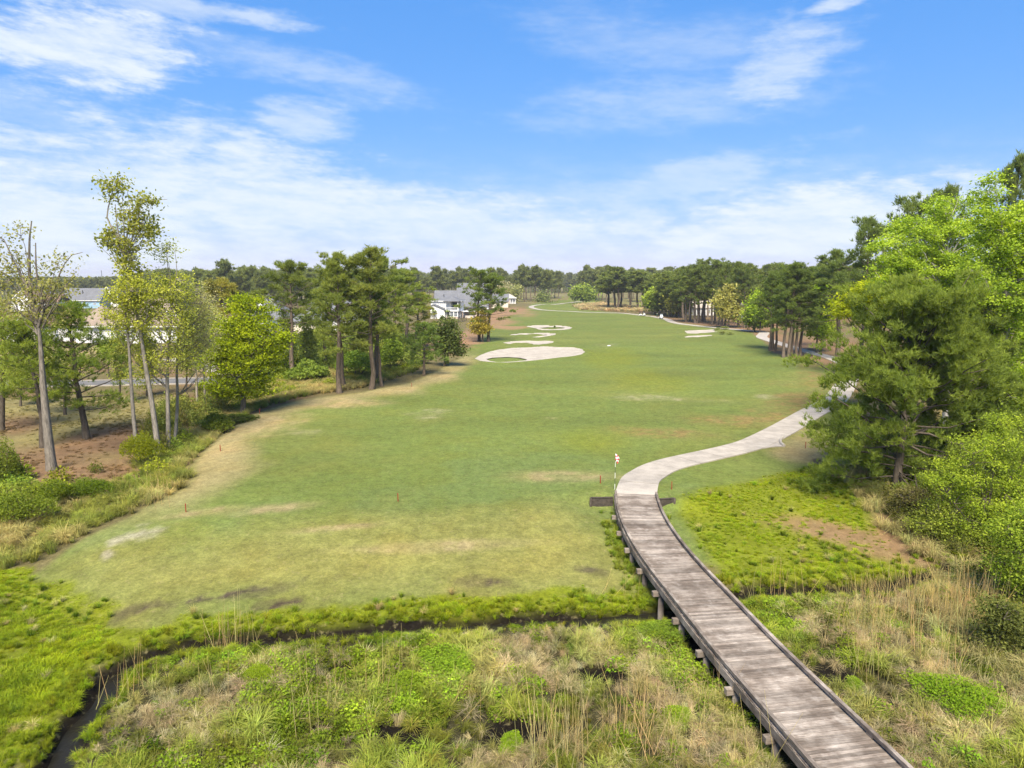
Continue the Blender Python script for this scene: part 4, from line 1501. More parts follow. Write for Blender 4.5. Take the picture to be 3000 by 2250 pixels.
# sweetgums at the right
GUM = (.152, .208, .022)
broad_px('sweetgum_tree', 'tall bright green sweetgum with a pale grey trunk at the right', 'tree', 2782, 0, [(2780, 1000), (2776, 860), (2774, 760), (2776, 660), (2765, 600)],
         [(2770, 620, 50, 50), (2690, 690, 80, 60), (2800, 720, 80, 70), (2620, 740, 70, 60), (2720, 800, 100, 70), (2820, 830, 80, 70), (2590, 800, 56, 56), (2650, 850, 80, 50), (2840, 620, 40, 60), (2800, 950, 70, 60)],
         GUM, (.36, .34, .30), 260, 60, 460, 46000, .20, Y=62, r0=.27, crad=.62, flat=.5, vary=.24, extra=[([(2778, 800), (2740, 740), (2690, 690)], .8, .09), ([(2778, 760), (2810, 690), (2836, 620)], -.8, .09), ([(2778, 840), (2830, 780), (2870, 740)], -1.5, .08)])
broad_px('sweetgum_tree', 'big bright green sweetgum cut by the right frame edge', 'tree', 2955, 0, [(2950, 1000), (2945, 860), (2940, 740), (2930, 620)],
         [(2905, 560, 46, 56), (2880, 640, 50, 60), (2960, 700, 90, 80), (2870, 780, 60, 60), (3020, 760, 80, 90), (2950, 860, 100, 80), (2860, 920, 60, 60), (2980, 980, 90, 80), (2900, 1060, 70, 70), (3020, 1090, 70, 70), (3030, 620, 50, 60)],
         (.146, .200, .020), (.30, .28, .245), 261, 60, 460, 46000, .19, Y=50, r0=.28, crad=.56, flat=.55, vary=.24)
broad_px('maple_tree', 'lime yellow rounded tree below the sweetgums, above the broad pine', 'tree', 2590, 0, [(2590, 950), (2590, 880)],
         [(2560, 850, 60, 40), (2510, 890, 56, 36), (2620, 840, 56, 40), (2660, 880, 50, 36), (2470, 905, 34, 22), (2600, 910, 90, 40), (2740, 885, 50, 30)],
         (.190, .215, .012), DARK_BARK, 262, 20, 220, 15000, .32, Y=72, r0=.2, crad=.95, flat=.45, vary=.18)
broad_px('sweetgum_tree', 'green sapling tangle right of the broad pine, with a pale leaning branch', 'tree', 2880, 1420, [(2880, 1300), (2885, 1200), (2890, 1120)],
         [(2880, 1120, 60, 60), (2840, 1180, 50, 50), (2940, 1160, 60, 60), (2900, 1240, 80, 50), (2980, 1260, 60, 60)],
         (.110, .145, .022), (.33, .31, .27), 263, 24, 190, 11000, .22, r0=.12, crad=.6, flat=.6, extra=[([(2885, 1230), (2820, 1190), (2780, 1120)], .8, .05)])
# thick leafy growth at the right edge of the marsh
for i, (u, vb, lobes, c, n, lab) in enumerate((
        (2905, 1650, [(2870, 1330, 90, 60), (2960, 1280, 80, 70), (2800, 1400, 80, 50), (2900, 1450, 110, 60), (3000, 1420, 80, 70), (2830, 1520, 90, 50), (2950, 1560, 90, 60)], (.135, .175, .018), 13000, 'large bright green shrubby tree at the right edge, above the reeds'),
        (3010, 1790, [(2970, 1560, 70, 50), (3040, 1540, 70, 70), (2960, 1650, 60, 50), (3020, 1700, 80, 60)], (.120, .160, .018), 7000, 'yellow-green leafy shrub at the lower right frame edge'),
        (2790, 1600, [(2760, 1500, 60, 36), (2720, 1540, 50, 30), (2800, 1560, 60, 36)], (.125, .150, .024), 4200, 'low green shrub left of the large shrubby tree'),
        (2950, 1930, [(2930, 1800, 50, 50), (2980, 1840, 60, 50), (2920, 1870, 50, 36)], (.075, .085, .022), 4200, 'dark tangled shrub at the right edge behind the reeds'),
        (2690, 1520, [(2670, 1450, 50, 30), (2720, 1470, 50, 34), (2650, 1490, 40, 24)], (.090, .085, .030), 3200, 'brownish thicket at the foot of the broad pine'))):
    loc = G(u, vb)
    k = loc.y * math.cos(PITCH) / FPX
    broad_px('leafy_shrub', lab, 'shrub', u, vb, [(u, vb - 60), (u - 10, vb - 130)], lobes, c, DARK_BARK, 280 + i, 30, 260, int(n * 2.0), max(.11, 5.2 * k), r0=.09, crad=.40 + 4 * k, flat=.6, attach=(.05, 1.0), vary=.26)

# --- far tree lines
g = 'pines of the far tree line'


def far_pine(u, Y, vt, label, grp, leaf):
    loc = spot(u, Y)
    H = max(9.0, top_h(loc, vt))
    pine(PINE_FAR, loc, H, H * rnd.uniform(.125, .185), label, leaf, group=grp)


for i in range(86):
    u = 1120 + (1990 - 1120) * (i + rnd.uniform(-.4, .4)) / 86
    if 1640 < u < 1730 and rnd.random() < .6:
        continue
    far_pine(u, rnd.uniform(480, 580), rnd.choice((784, 790, 796, 800, 806, 812)) + rnd.uniform(-4, 4), 'tall pine in the far tree line across the end of the fairway', 'pines of the far tree line', (.058, .068, .030))
for i in range(64):
    u = 470 + (1180 - 470) * (i + rnd.uniform(-.4, .4)) / 64
    far_pine(u, rnd.uniform(330, 420), rnd.choice((788, 794, 800, 804, 808)) + rnd.uniform(-5, 5), 'pine in the dark tree line behind the houses on the left', 'pines behind the houses', (.056, .068, .028))
for i in range(40):
    u = 1990 + (2620 - 1990) * (i + rnd.uniform(-.4, .4)) / 40
    far_pine(u, rnd.uniform(260, 330), rnd.choice((776, 782, 790, 796)) + rnd.uniform(-5, 5), 'pine in the deep wood behind the right grove', 'pines of the deep wood', (.054, .068, .026))
for (u, vt) in ((664, 768), (842, 778)):
    far_pine(u, 330, vt, 'pine poking above the dark tree line, ' + ('left one' if u < 700 else 'right one'), None, (.050, .062, .028))
loc = G(1708, 886)
broad_px('leafy_tree', 'rounded bright green tree in front of the far tree line', 'tree', 1708, 888, [(1708, 872), (1708, 855)],
         [(1706, 850, 18, 10), (1695, 862, 14, 9), (1722, 860, 14, 10), (1710, 870, 20, 8)], (.120, .155, .028), DARK_BARK, 300, 10, 90, 2200, 2.0, r0=.3, crad=4, flat=.5)
for i, (u, vt, hw, c) in enumerate(((1478, 828, 22, (.19, .18, .10)), (1510, 836, 14, (.15, .16, .06)), (1595, 850, 16, (.10, .12, .04)))):
    v0 = 884 + i
    broad_px('pale_tree', ('pale bare-looking tree beside the small brick house', 'thin greenish tree right of the brick house', 'low dark green tree under the far pines')[i], 'tree', u, v0, [(u, v0 - 20), (u, vt + 20)],
             [(u, vt + 16, hw, 16), (u - 6, vt + 30, hw, 12)], c, PALE_BARK, 305 + i, 10, 60, 1000, 1.3, r0=.25, crad=3, flat=.8)

# ------------------------------------------------------------------ stuff planted with geometry nodes
BLADE_GAIN = np.array((1.1, 1.13, .92))


def scatter(name, label, P, rot, scl, col, variants):
    """one object that carries many tufts; each tuft has its own turn, size and colour"""
    n = len(P)
    me = bpy.data.meshes.new(name)
    me.vertices.add(n)
    me.vertices.foreach_set('co', np.asarray(P, np.float32).ravel())

    def attr(nm, typ, key, val):
        a = me.attributes.new(nm, typ, 'POINT')
        a.data.foreach_set(key, val)
    rng = np.random.default_rng(len(name) * 7 + n)
    attr('rot', 'FLOAT_VECTOR', 'vector', np.asarray(rot, np.float32).ravel())
    attr('scl', 'FLOAT_VECTOR', 'vector', np.asarray(scl, np.float32).ravel())
    attr('vid', 'INT', 'value', rng.integers(0, len(variants), n).astype(np.int32))
    c = np.ones((n, 4), np.float32)
    c[:, :3] = np.asarray(col) * BLADE_GAIN
    attr('icol', 'FLOAT_COLOR', 'color', c.ravel())
    o = link(name, me)
    o['kind'] = 'stuff'
    o['label'] = label
    src = bpy.data.collections.new(name + '_source')
    for i, m in enumerate(variants):
        src.objects.link(bpy.data.objects.new(f'{name}_source_{i}', m))
    ng = bpy.data.node_groups.new(name, 'GeometryNodeTree')
    ng.interface.new_socket('Geometry', in_out='INPUT', socket_type='NodeSocketGeometry')
    ng.interface.new_socket('Geometry', in_out='OUTPUT', socket_type='NodeSocketGeometry')
    N = ng.nodes
    gi, go = N.new('NodeGroupInput'), N.new('NodeGroupOutput')
    ip = N.new('GeometryNodeInstanceOnPoints')
    ci = N.new('GeometryNodeCollectionInfo')
    ci.inputs['Collection'].default_value = src
    ci.inputs['Separate Children'].default_value = True
    ci.inputs['Reset Children'].default_value = True
    ip.inputs['Pick Instance'].default_value = True

    def named(nm, typ):
        a = N.new('GeometryNodeInputNamedAttribute')
        a.data_type = typ
        a.inputs['Name'].default_value = nm
        return [s for s in a.outputs if s.name == 'Attribute' and s.enabled][0]
    e2r = N.new('FunctionNodeEulerToRotation')
    L = ng.links
    L.new(gi.outputs[0], ip.inputs['Points'])
    L.new(ci.outputs[0], ip.inputs['Instance'])
    L.new(named('vid', 'INT'), ip.inputs['Instance Index'])
    L.new(named('rot', 'FLOAT_VECTOR'), e2r.inputs[0])
    L.new(e2r.outputs[0], ip.inputs['Rotation'])
    L.new(named('scl', 'FLOAT_VECTOR'), ip.inputs['Scale'])
    L.new(ip.outputs[0], go.inputs[0])
    md = o.modifiers.new('plants', 'NODES')
    md.node_group = ng
    return o


def tuft_mesh(name, seed, nb, h, w, spread, bend, base_r=0.06, lean=0.0):
    """clump of arching blades (two segments each)"""
    rng = np.random.default_rng(seed)
    az = rng.uniform(0, 2 * np.pi, nb)
    r = base_r * np.sqrt(rng.uniform(0, 1, nb))
    b = np.column_stack([np.cos(az) * r, np.sin(az) * r, np.full(nb, -0.03)])
    az2 = az + rng.normal(size=nb) * 0.6
    out = np.column_stack([np.cos(az2), np.sin(az2), np.zeros(nb)])
    hh = h * rng.uniform(0.55, 1.1, nb)
    sp = spread * rng.uniform(0.2, 1.2, nb)
    mid = b + out * (sp * 0.35)[:, None] * hh[:, None] + np.array([0, 0, 1]) * (hh * 0.62)[:, None]
    drop = bend * rng.uniform(0.2, 1.2, nb)
    tip = b + out * sp[:, None] * hh[:, None] + np.array([0, 0, 1]) * (hh * (1 - drop))[:, None]
    side = np.column_stack([-np.sin(az2), np.cos(az2), np.zeros(nb)])
    ww = (w * rng.uniform(0.7, 1.3, nb))[:, None]
    V = np.stack([b - side * ww * .5, b + side * ww * .5, mid + side * ww * .45, mid - side * ww * .45, tip], 1)
    i = np.arange(nb)[:, None] * 5
    q = i + np.array([[0, 1, 2, 3]])
    t = i + np.array([[3, 2, 4]])
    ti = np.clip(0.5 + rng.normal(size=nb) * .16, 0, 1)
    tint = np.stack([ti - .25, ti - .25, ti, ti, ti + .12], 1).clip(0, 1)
    return np_mesh(name, V.reshape(-1, 3), q, t, M_BLADE, tint=tint.ravel())


def herb_mesh(name, seed, leaves, size, rx, h):
    """leafy low plant, a small dome of leaves"""
    rng = np.random.default_rng(seed)
    u = unit(rng.normal(size=(leaves, 3)))
    u[:, 2] = np.abs(u[:, 2])
    ph = rng.uniform(0, 6.28, 4)
    bump = sum(np.sin(u @ unit(rng.normal(size=3)) * 6 + p) for p in ph) / 4
    rad = (1 - .55 * rng.uniform(0, 1, leaves)) * (1 + .3 * bump)
    C = u * rad[:, None] * np.array([rx, rx, h])
    tint = np.clip(.5 + bump * .25 + rng.normal(size=leaves) * .13 + (C[:, 2] / h - .5) * .2, 0, 1)
    m = leaves_mesh(name, C, size, rng, .4, tint)
    m.materials.clear()
    m.materials.append(M_BLADE)
    return m


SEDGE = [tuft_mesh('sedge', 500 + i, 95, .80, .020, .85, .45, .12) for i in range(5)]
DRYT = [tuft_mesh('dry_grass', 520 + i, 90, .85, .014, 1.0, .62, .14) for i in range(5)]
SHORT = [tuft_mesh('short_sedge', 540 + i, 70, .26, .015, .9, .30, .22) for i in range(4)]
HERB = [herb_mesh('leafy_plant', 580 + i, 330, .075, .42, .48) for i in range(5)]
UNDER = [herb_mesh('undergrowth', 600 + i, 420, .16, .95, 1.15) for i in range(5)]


def reed_mesh(seed):
    rng = np.random.default_rng(seed)
    tubes_v, quads, k = [], [], 0
    nb = 6
    V, Q = [], []
    for i in range(nb):
        b = np.array([rng.normal() * .38, rng.normal() * .38, -.05])
        h = rng.uniform(1.2, 2.3)
        d = np.array([rng.normal() * .07, rng.normal() * .07, 1.0])
        if rng.uniform() < .2:
            d[:2] *= 4
        tip = b + d * h
        a = rng.uniform(0, 3.14)
        for s in (0, 1):
            sd = np.array([math.cos(a + s * 1.57), math.sin(a + s * 1.57), 0]) * .008
            n = len(V)
            V += [b - sd, b + sd, tip + sd * .4, tip - sd * .4]
            Q.append((n, n + 1, n + 2, n + 3))
    return np_mesh('reed', np.array(V), Q, None, M_BLADE, tint=np.full(len(V), .5))


REED = [reed_mesh(640 + i) for i in range(5)]
RNG = np.random.default_rng(77)


def plant_points(x, y, mask, zoff=0.0):
    k = RNG.uniform(size=len(x)) < mask
    x, y = x[k], y[k]
    return np.column_stack([x, y, height(x, y) + zoff]), k


def tilt(n, amt=0.15):
    return np.column_stack([RNG.normal(size=n) * amt, RNG.normal(size=n) * amt, RNG.uniform(0, 6.28, n)])


def uniform_scale(n, lo, hi):
    s = RNG.uniform(lo, hi, n)
    return np.column_stack([s, s, s * RNG.uniform(.85, 1.15, n)])


def jitter_col(n, base, amt=.15):
    c = np.array(base)[None, :] * (1 + amt * RNG.normal(size=(n, 1))) * (1 + .06 * RNG.normal(size=(n, 3)))
    return np.clip(c, .004, .9)


def near_bridge(x, y):
    d, _ = seg_dist(x, y, [tuple(p) for p in BRIDGE[::12]])
    return d


def dapple(P, lo=.58, hi=1.12):
    """clump-to-clump difference in brightness and size, from noise"""
    f = fbm(P[:, 0], P[:, 1], 1.5, 2, 888)
    return (lo + (hi - lo) * smooth((f - .28) / .44))[:, None]


def cover_marsh():
    n = 26000
    x, y = RNG.uniform(-26, 32, n), RNG.uniform(12.5, 40, n)
    d, side = seg_dist(x, y, creek)
    br = near_bridge(x, y)
    ok = (side < 0) & (np.abs(x) < 6 + y * .95) & (d > .62) & (br > BRIDGE_W / 2 + .05)
    x, y, d = x[ok], y[ok], d[ok]
    f_dry = fbm(x, y, 3.2, 3, 301)
    f_herb = fbm(x, y, 3.8, 3, 331)
    pools = np.ones(len(x))
    for (u, v, r) in POOLS:
        q = G(u, v)
        pools *= smooth((np.hypot((x - q.x) / 1.5, y - q.y) - r) / .5)
    # 1: green sedge everywhere, thinner in the dry patches
    P, k = plant_points(x, y, (.40 - .42 * smooth((f_dry - .60) * 8)).clip(.08, 1) * pools)
    f = f_dry[k]
    col = jitter_col(len(P), (.21, .235, .045), .18)
    m = smooth((f - .40) * 5)[:, None] * .7
    col = col * (1 - m) + jitter_col(len(P), (.30, .27, .12)) * m
    sc = uniform_scale(len(P), .35, .95) * np.clip(d[k] / 2.6, .4, 1)[:, None] * (.75 + .6 * (dapple(P, 0, 1)))
    col = col * dapple(P)
    scatter('marsh_sedge', 'green arching sedge tufts filling the marsh', P, tilt(len(P), .14), sc, col, SEDGE)
    # 2: dry straw-coloured grass
    P, k = plant_points(x, y, (.14 + .55 * smooth((f_dry - .50) * 8)) * pools)
    col = jitter_col(len(P), (.45, .37, .24), .2) * dapple(P, .7, 1.1)
    scatter('dry_marsh_grass', 'dead straw-coloured marsh grass', P, tilt(len(P), .35), uniform_scale(len(P), .4, .82) * np.clip(d[k] / 2.6, .4, 1)[:, None], col, DRYT)
    # 3: leafy plants in drifts
    P, k = plant_points(x, y, (.04 + .5 * smooth((f_herb - .52) * 9)) * pools)
    col = jitter_col(len(P), (.165, .23, .022), .25) * dapple(P, .65, 1.15)
    scatter('leafy_marsh_plants', 'bright leafy marsh plants growing in drifts', P, tilt(len(P), .2), uniform_scale(len(P), .5, 1.5) * np.clip(d[k] / 2.6, .4, 1)[:, None], col, HERB)
    # 4: reeds
    R = []
    for (u, v, ru, rv, c) in ((2700, 1800, 170, 50, 40), (2830, 1850, 90, 60, 22), (2480, 1840, 90, 40, 12), (2620, 1950, 120, 70, 12), (2850, 2050, 120, 90, 6), (720, 1890, 90, 14, 7), (1900, 2210, 330, 50, 20), (1980, 2080, 120, 50, 6), (1700, 2150, 200, 80, 10), (1100, 2080, 300, 90, 8),
                              (1860, 1800, 60, 10, 2), (480, 2010, 160, 60, 4), (2300, 1760, 120, 10, 3), (460, 1460, 30, 30, 4), (2250, 1930, 30, 30, 2)):
        for _ in range(c):
            q = G(u + rnd.uniform(-1, 1) * ru, v + rnd.uniform(-1, 1) * rv)
            R.append((q.x, q.y, q.z))
    R = np.array(R)
    R = R[near_bridge(R[:, 0], R[:, 1]) > BRIDGE_W / 2 + .4]
    scatter('dry_reeds', 'tall dry tan reed stalks standing in the marsh', R, tilt(len(R), .05), uniform_scale(len(R), .8, 1.2), jitter_col(len(R), (.47, .36, .19), .12), REED)


def cover_lush():
    n = 84000
    x, y = RNG.uniform(-34, 32, n), RNG.uniform(14, 58, n)
    ok = np.abs(x) < 6 + y * .95
    x, y = x[ok], y[ok]
    w = fbm(x, y, 2.4, 3, 131) - .5
    w1 = fbm(x, y, 9.0, 4, 101) - .5
    sl, sr = sdf(x, y, lush_l), sdf(x, y, lush_r)
    d, side = seg_dist(x, y, creek)
    br = near_bridge(x, y)
    w4 = fbm(x, y, .9, 3, 171) - .5
    m = np.maximum(smooth((sl + 3.0 * w + 1.2 * w4) / .7 + .3), smooth((sr + 2.4 * w1) / 1.4 + .2) * .9)
    brown = np.zeros(len(x))
    for e in ((2440, 1560, 130, 26), (2560, 1610, 130, 34), (2640, 1560, 60, 45)):
        brown = np.maximum(brown, ell_mask(x, y, ell(*e), .6, w1 * 2))
    m = m * (1 - .85 * brown) * (1 - .8 * smooth((fbm(x, y, 1.7, 2, 430) - .66) * 14)) * (d > .6) * (br > BRIDGE_W / 2 + .1) * ((side > 0) | (sl < 0))
    P, k = plant_points(x, y, m * .8)
    near = smooth((1.9 - d[k]) / 1.4)
    sc = uniform_scale(len(P), .6, 1.25) * (1 + near * .35)[:, None] * (1 + .35 * smooth((sl[k] - .5) / 3))[:, None] * .85 * np.where(sr[k] > -1.5, .5, 1)[:, None]
    f = fbm(P[:, 0], P[:, 1], 4.0, 3, 404)
    col = jitter_col(len(P), (.22, .272, .016), .12)
    g = smooth((f - .5) * 6)[:, None] * .75
    col = (col * (1 - g) + jitter_col(len(P), (.17, .225, .02), .14) * g) * dapple(P, .72, 1.08)
    sc = sc * (.7 + .6 * dapple(P, 0, 1)) * np.where(sr[k] > -1.5, 1, np.clip((sl[k] + .6) / 2.6, .35, 1) * np.where(P[:, 1] > 26, .72, 1))[:, None]
    scatter('lush_sedge', 'short lush yellow-green sedge beside the creek', P, tilt(len(P), .1), sc, col, SHORT)
    # taller mixed tufts and dead stalks standing in it
    x2, y2 = x[::3], y[::3]
    P, k = plant_points(x2, y2, (m[::3] * .16 * (.3 + 1.4 * (fbm(x2, y2, 3.0, 2, 420) > .52))))
    col = np.where(RNG.uniform(size=(len(P), 1)) < .22, jitter_col(len(P), (.34, .29, .13), .15), jitter_col(len(P), (.15, .205, .022), .2))
    scatter('mixed_sedge', 'taller green and dead tufts standing in the lush sedge', P, tilt(len(P), .15), uniform_scale(len(P), .3, .62), col, SEDGE)
    # taller tufts leaning over the far bank
    n2 = 1100
    t = RNG.uniform(0, len(creek) - 1.001, n2)
    i = t.astype(int)
    C = np.array(creek)
    base = C[i] + (C[i + 1] - C[i]) * (t - i)[:, None]
    T = unit(C[i + 1] - C[i])
    N = np.stack([-T[:, 1], T[:, 0]], 1)
    o = RNG.uniform(.5, 1.7, n2) * np.where(RNG.uniform(size=n2) < .3, -.8, 1)
    x, y = (base + N * o[:, None]).T
    br = near_bridge(x, y)
    P, k = plant_points(x, y, (br > BRIDGE_W / 2 + .3) * (y > 15) * .8)
    scatter('bank_sedge', 'green sedge tufts leaning over the creek bank', P, tilt(len(P), .2), uniform_scale(len(P), .25, .62), jitter_col(len(P), (.20, .24, .02), .16), SEDGE)


def cover_bridge_rim():
    # grass that grows up against the boardwalk
    n = 1500
    i = RNG.integers(8, len(BRIDGE) - 2, n)
    T = unit(np.gradient(BRIDGE, axis=0))
    N = np.stack([-T[:, 1], T[:, 0]], 1)
    o = (BRIDGE_W / 2 + .05 + .9 * RNG.uniform(0, 1, n) ** 2) * np.where(RNG.uniform(size=n) < .5, 1, -1)
    x, y = (BRIDGE[i] + N[i] * o[:, None]).T
    d, side = seg_dist(x, y, creek)
    P, k = plant_points(x, y, (d > .7) * .7 * (.2 + (fbm(x, y, 2.0, 2, 44) > .48)))
    scatter('rim_grass', 'green grass growing up against the boardwalk', P, tilt(len(P), .15), uniform_scale(len(P), .25, .6), jitter_col(len(P), (.17, .21, .03), .2), SEDGE)


def cover_edges():
    # tall grass, saplings and scrub along the left of the fairway and at the wood's edge
    band = Gs([(-250, 1720), (120, 1640), (330, 1530), (560, 1420), (548, 1370), (590, 1325), (740, 1205), (900, 1160), (1060, 1138), (1230, 1085), (1230, 1040), (1000, 1070), (800, 1120), (640, 1190), (560, 1255), (450, 1330), (360, 1400), (180, 1440), (-250, 1500)])
    n = 60000
    x, y = RNG.uniform(-62, 0, n), RNG.uniform(24, 150, n)
    s = sdf(x, y, band)
    ok = s > -.4
    x, y, s = x[ok], y[ok], s[ok]
    f = fbm(x, y, 4.5, 3, 701)
    P, k = plant_points(x, y, (.35 + .3 * (f > .5)) * smooth((s + .4) / .8))
    g = smooth((f[k] - .46) * 7)[:, None]
    col = jitter_col(len(P), (.20, .215, .05), .2) * (1 - g) + jitter_col(len(P), (.38, .32, .14), .16) * g
    sc = uniform_scale(len(P), .7, 1.3)
    scatter('tall_edge_grass', 'tall mixed grass along the left edge of the fairway', P, tilt(len(P), .2), sc, col, SEDGE[:3] + DRYT[:3])
    # thin grass and litter of the wooded lawn
    x, y = RNG.uniform(-70, -8, 26000), RNG.uniform(40, 110, 26000)
    s0 = sdf(x, y, lawn_l)
    f = fbm(x, y, 5.0, 3, 760)
    P, k = plant_points(x, y, smooth((s0 + 1) / 2) * (.15 + .7 * smooth((f - .45) * 6)))
    col = ground_colour(P[:, 0], P[:, 1]) * 1.25 * (1 + .2 * RNG.normal(size=(len(P), 1)))
    scatter('lawn_tufts', 'thin patchy grass on the wooded left lawn', P, tilt(len(P), .2), uniform_scale(len(P), .4, .9), col.clip(.01, 1), SHORT)
    # woody undergrowth
    x, y = RNG.uniform(-80, 2, 40000), RNG.uniform(26, 160, 40000)
    s1 = sdf(x, y, Gs([(-150, 1560), (60, 1540), (200, 1450), (260, 1380), (120, 1400), (-150, 1440)]))
    s2 = sdf(x, y, Gs([(440, 1390), (560, 1280), (700, 1200), (830, 1160), (1000, 1128), (1070, 1110), (1230, 1075), (1260, 1040), (1160, 1030), (1000, 1045), (820, 1075), (720, 1130), (590, 1230), (480, 1300), (380, 1400)]))
    s3 = sdf(x, y, Gs([(820, 1070), (1000, 1040), (1200, 1020), (1200, 990), (900, 1000), (780, 1020)]))
    f = fbm(x, y, 5.0, 3, 720)
    m = np.maximum(np.maximum(smooth((s1 + 1) / 2) * .20, smooth((s2 + 1) / 2) * .12), smooth(s3 / 3) * .10)
    m = m * (.25 + 1.2 * (f > .47))
    P, k = plant_points(x, y, m)
    col = jitter_col(len(P), (.16, .20, .035), .25)
    g = (RNG.uniform(size=(len(P), 1)) < .25)
    col = np.where(g, jitter_col(len(P), (.23, .27, .026), .2), col)
    scatter('undergrowth', 'green woody undergrowth below the left trees', P, tilt(len(P), .15), uniform_scale(len(P), .5, 1.35), col, UNDER)
    x, y = RNG.uniform(-90, 2, 9000), RNG.uniform(70, 190, 9000)
    s6 = sdf(x, y, Gs([(760, 1120), (1000, 1090), (1230, 1040), (1250, 1000), (1150, 985), (900, 1000), (760, 1040)]))
    P, k = plant_points(x, y, smooth((s6 + 1) / 3) * .24 * (.4 + (fbm(x, y, 6.0, 2, 750) > .45)))
    col = jitter_col(len(P), (.165, .205, .04), .22)
    sc = uniform_scale(len(P), 1.1, 2.1)
    sc[:, 2] *= 1.5
    scatter('sapling_thicket', 'pale green sapling thicket behind the left pines', P, tilt(len(P), .1), sc, col, UNDER)
    x, y = RNG.uniform(-60, -6, 9000), RNG.uniform(45, 120, 9000)
    s7 = sdf(x, y, Gs([(400, 1350), (520, 1320), (680, 1200), (700, 1150), (560, 1160), (460, 1220), (380, 1290)]))
    P, k = plant_points(x, y, smooth((s7 + 1) / 2) * .17)
    sc = uniform_scale(len(P), .6, 1.3)
    sc[:, 2] *= 1.7
    scatter('sapling_thicket', 'thin olive saplings between the left trees', P, tilt(len(P), .1), sc, jitter_col(len(P), (.165, .18, .045), .2), UNDER)
    # right edge below the broad pine
    x, y = RNG.uniform(8, 60, 26000), RNG.uniform(22, 95, 26000)
    s4 = sdf(x, y, Gs([(2500, 1400), (2600, 1500), (2700, 1600), (2800, 1690), (2860, 1900), (3100, 2050), (3400, 1900), (3400, 1250), (3000, 1150), (2700, 1250), (2560, 1330)]))
    m = smooth((s4 + .5) / 2) * .16
    P, k = plant_points(x, y, m)
    col = jitter_col(len(P), (.13, .15, .03), .28)
    scatter('undergrowth', 'dark woody undergrowth at the right wood edge', P, tilt(len(P), .15), uniform_scale(len(P), .5, 1.15), col, UNDER)
    m = smooth((2.2 - np.abs(s4 - .3)) / 1.2) * .22
    P, k = plant_points(x, y, m)
    scatter('dry_edge_grass', 'dry brownish grass along the right wood edge', P, tilt(len(P), .25), uniform_scale(len(P), .9, 1.6), jitter_col(len(P), (.31, .27, .13), .2), DRYT)
    # pale marsh grass beyond the far bend of the path, scrub along the path
    x, y = RNG.uniform(20, 130, 9000), RNG.uniform(230, 460, 9000)
    s5 = sdf(x, y, Gs([(1680, 896), (1760, 888), (1850, 900), (1900, 914), (1840, 914), (1760, 911), (1700, 908)]))
    P, k = plant_points(x, y, smooth((s5 + 2) / 3) * .75)
    scatter('far_pale_grass', 'pale tan tall grass beyond the far bend of the path', P, tilt(len(P), .2), uniform_scale(len(P), 1.6, 2.8), jitter_col(len(P), (.40, .31, .19), .15), [tuft_mesh('far_grass', 565, 40, .7, .06, .8, .4, .3)])


def far_wood():
    # the deep wood behind the individual pines: one mass of far crowns
    P, S_, C_ = [], [], []
    for i in range(4200):
        u = RNG.uniform(-900, 3900)
        if u < 420:
            Y, vt = RNG.choice([RNG.uniform(520, 700), RNG.uniform(800, 1500)]), RNG.uniform(812, 824)
        elif u < 1180:
            Y, vt = RNG.uniform(420, 560), RNG.uniform(794, 812)
        elif u < 2000:
            Y, vt = RNG.uniform(800, 1000), RNG.uniform(800, 816)
        else:
            Y, vt = RNG.uniform(330, 520), RNG.uniform(790, 806)
        l = spot(u, Y)
        H = max(10, top_h(l, vt))
        P.append(l)
        S_.append((H / 22 * RNG.uniform(.95, 1.4),) * 2 + (H / 22,))
        C_.append(np.array((.17, .185, .085)) * RNG.uniform(.8, 1.2))
    src = []
    for k in PINE_FAR[:4]:
        a, b = k[0], k[1]
        nv = len(b.vertices)
        V = np.empty(nv * 3, np.float32)
        b.vertices.foreach_get('co', V)
        tv = np.empty(nv, np.float32)
        b.attributes['tint'].data.foreach_get('value', tv)
        V2 = np.empty(len(a.vertices) * 3, np.float32)
        a.vertices.foreach_get('co', V2)
        Q = np.empty(len(a.polygons) * 4, np.int32)
        a.polygons.foreach_get('vertices', Q)
        Q = Q.reshape(-1, 4)[:40]
        V2 = V2.reshape(-1, 3)[:45]
        me = np_mesh('far_crown', np.vstack([V.reshape(-1, 3), V2]), Q + nv, np.arange(nv).reshape(-1, 3), M_BLADE, tint=np.concatenate([tv, np.full(len(V2), .3)]))
        src.append(me)
    n = len(P)
    scatter('far_wood', 'dense far pine wood on the horizon', np.array(P), np.column_stack([np.zeros(n), np.zeros(n), RNG.uniform(0, 6.28, n)]), np.array(S_), np.array(C_), src)


cover_marsh()
cover_lush()
cover_bridge_rim()
cover_edges()
far_wood()

# ------------------------------------------------------------------ houses
def mat_roof(name, col):
    m, k = mat_new(name)
    tc = k.node('ShaderNodeTexCoord').outputs['Object']
    mp = k.node('ShaderNodeMapping', {0: tc, 'Scale': (1, 1, 4)}).outputs[0]
    n, n2 = k.noise(mp, 3.0, 4, 0.65), k.noise(tc, .35, 3)
    c = k.mix(1.0, col, k.math('MULTIPLY', k.ramp(n, .3, .7, .78, 1.22), k.ramp(n2, .3, .7, .9, 1.1)), 'MULTIPLY')
    principled(k, c, .9, None, .1)
    return m


def mat_brick(name, c1, c2):
    m, k = mat_new(name)
    tc = k.node('ShaderNodeTexCoord').outputs['Object']
    n, n2 = k.noise(tc, 5.0, 3, .7), k.noise(tc, .8, 3)
    c = k.mix(k.ramp(n, .35, .65), c1, c2)
    c = k.mix(1.0, c, k.ramp(n2, .3, .7, .85, 1.12), 'MULTIPLY')
    principled(k, c, .9, bumpn(k, n, .4, .03), .1)
    return m


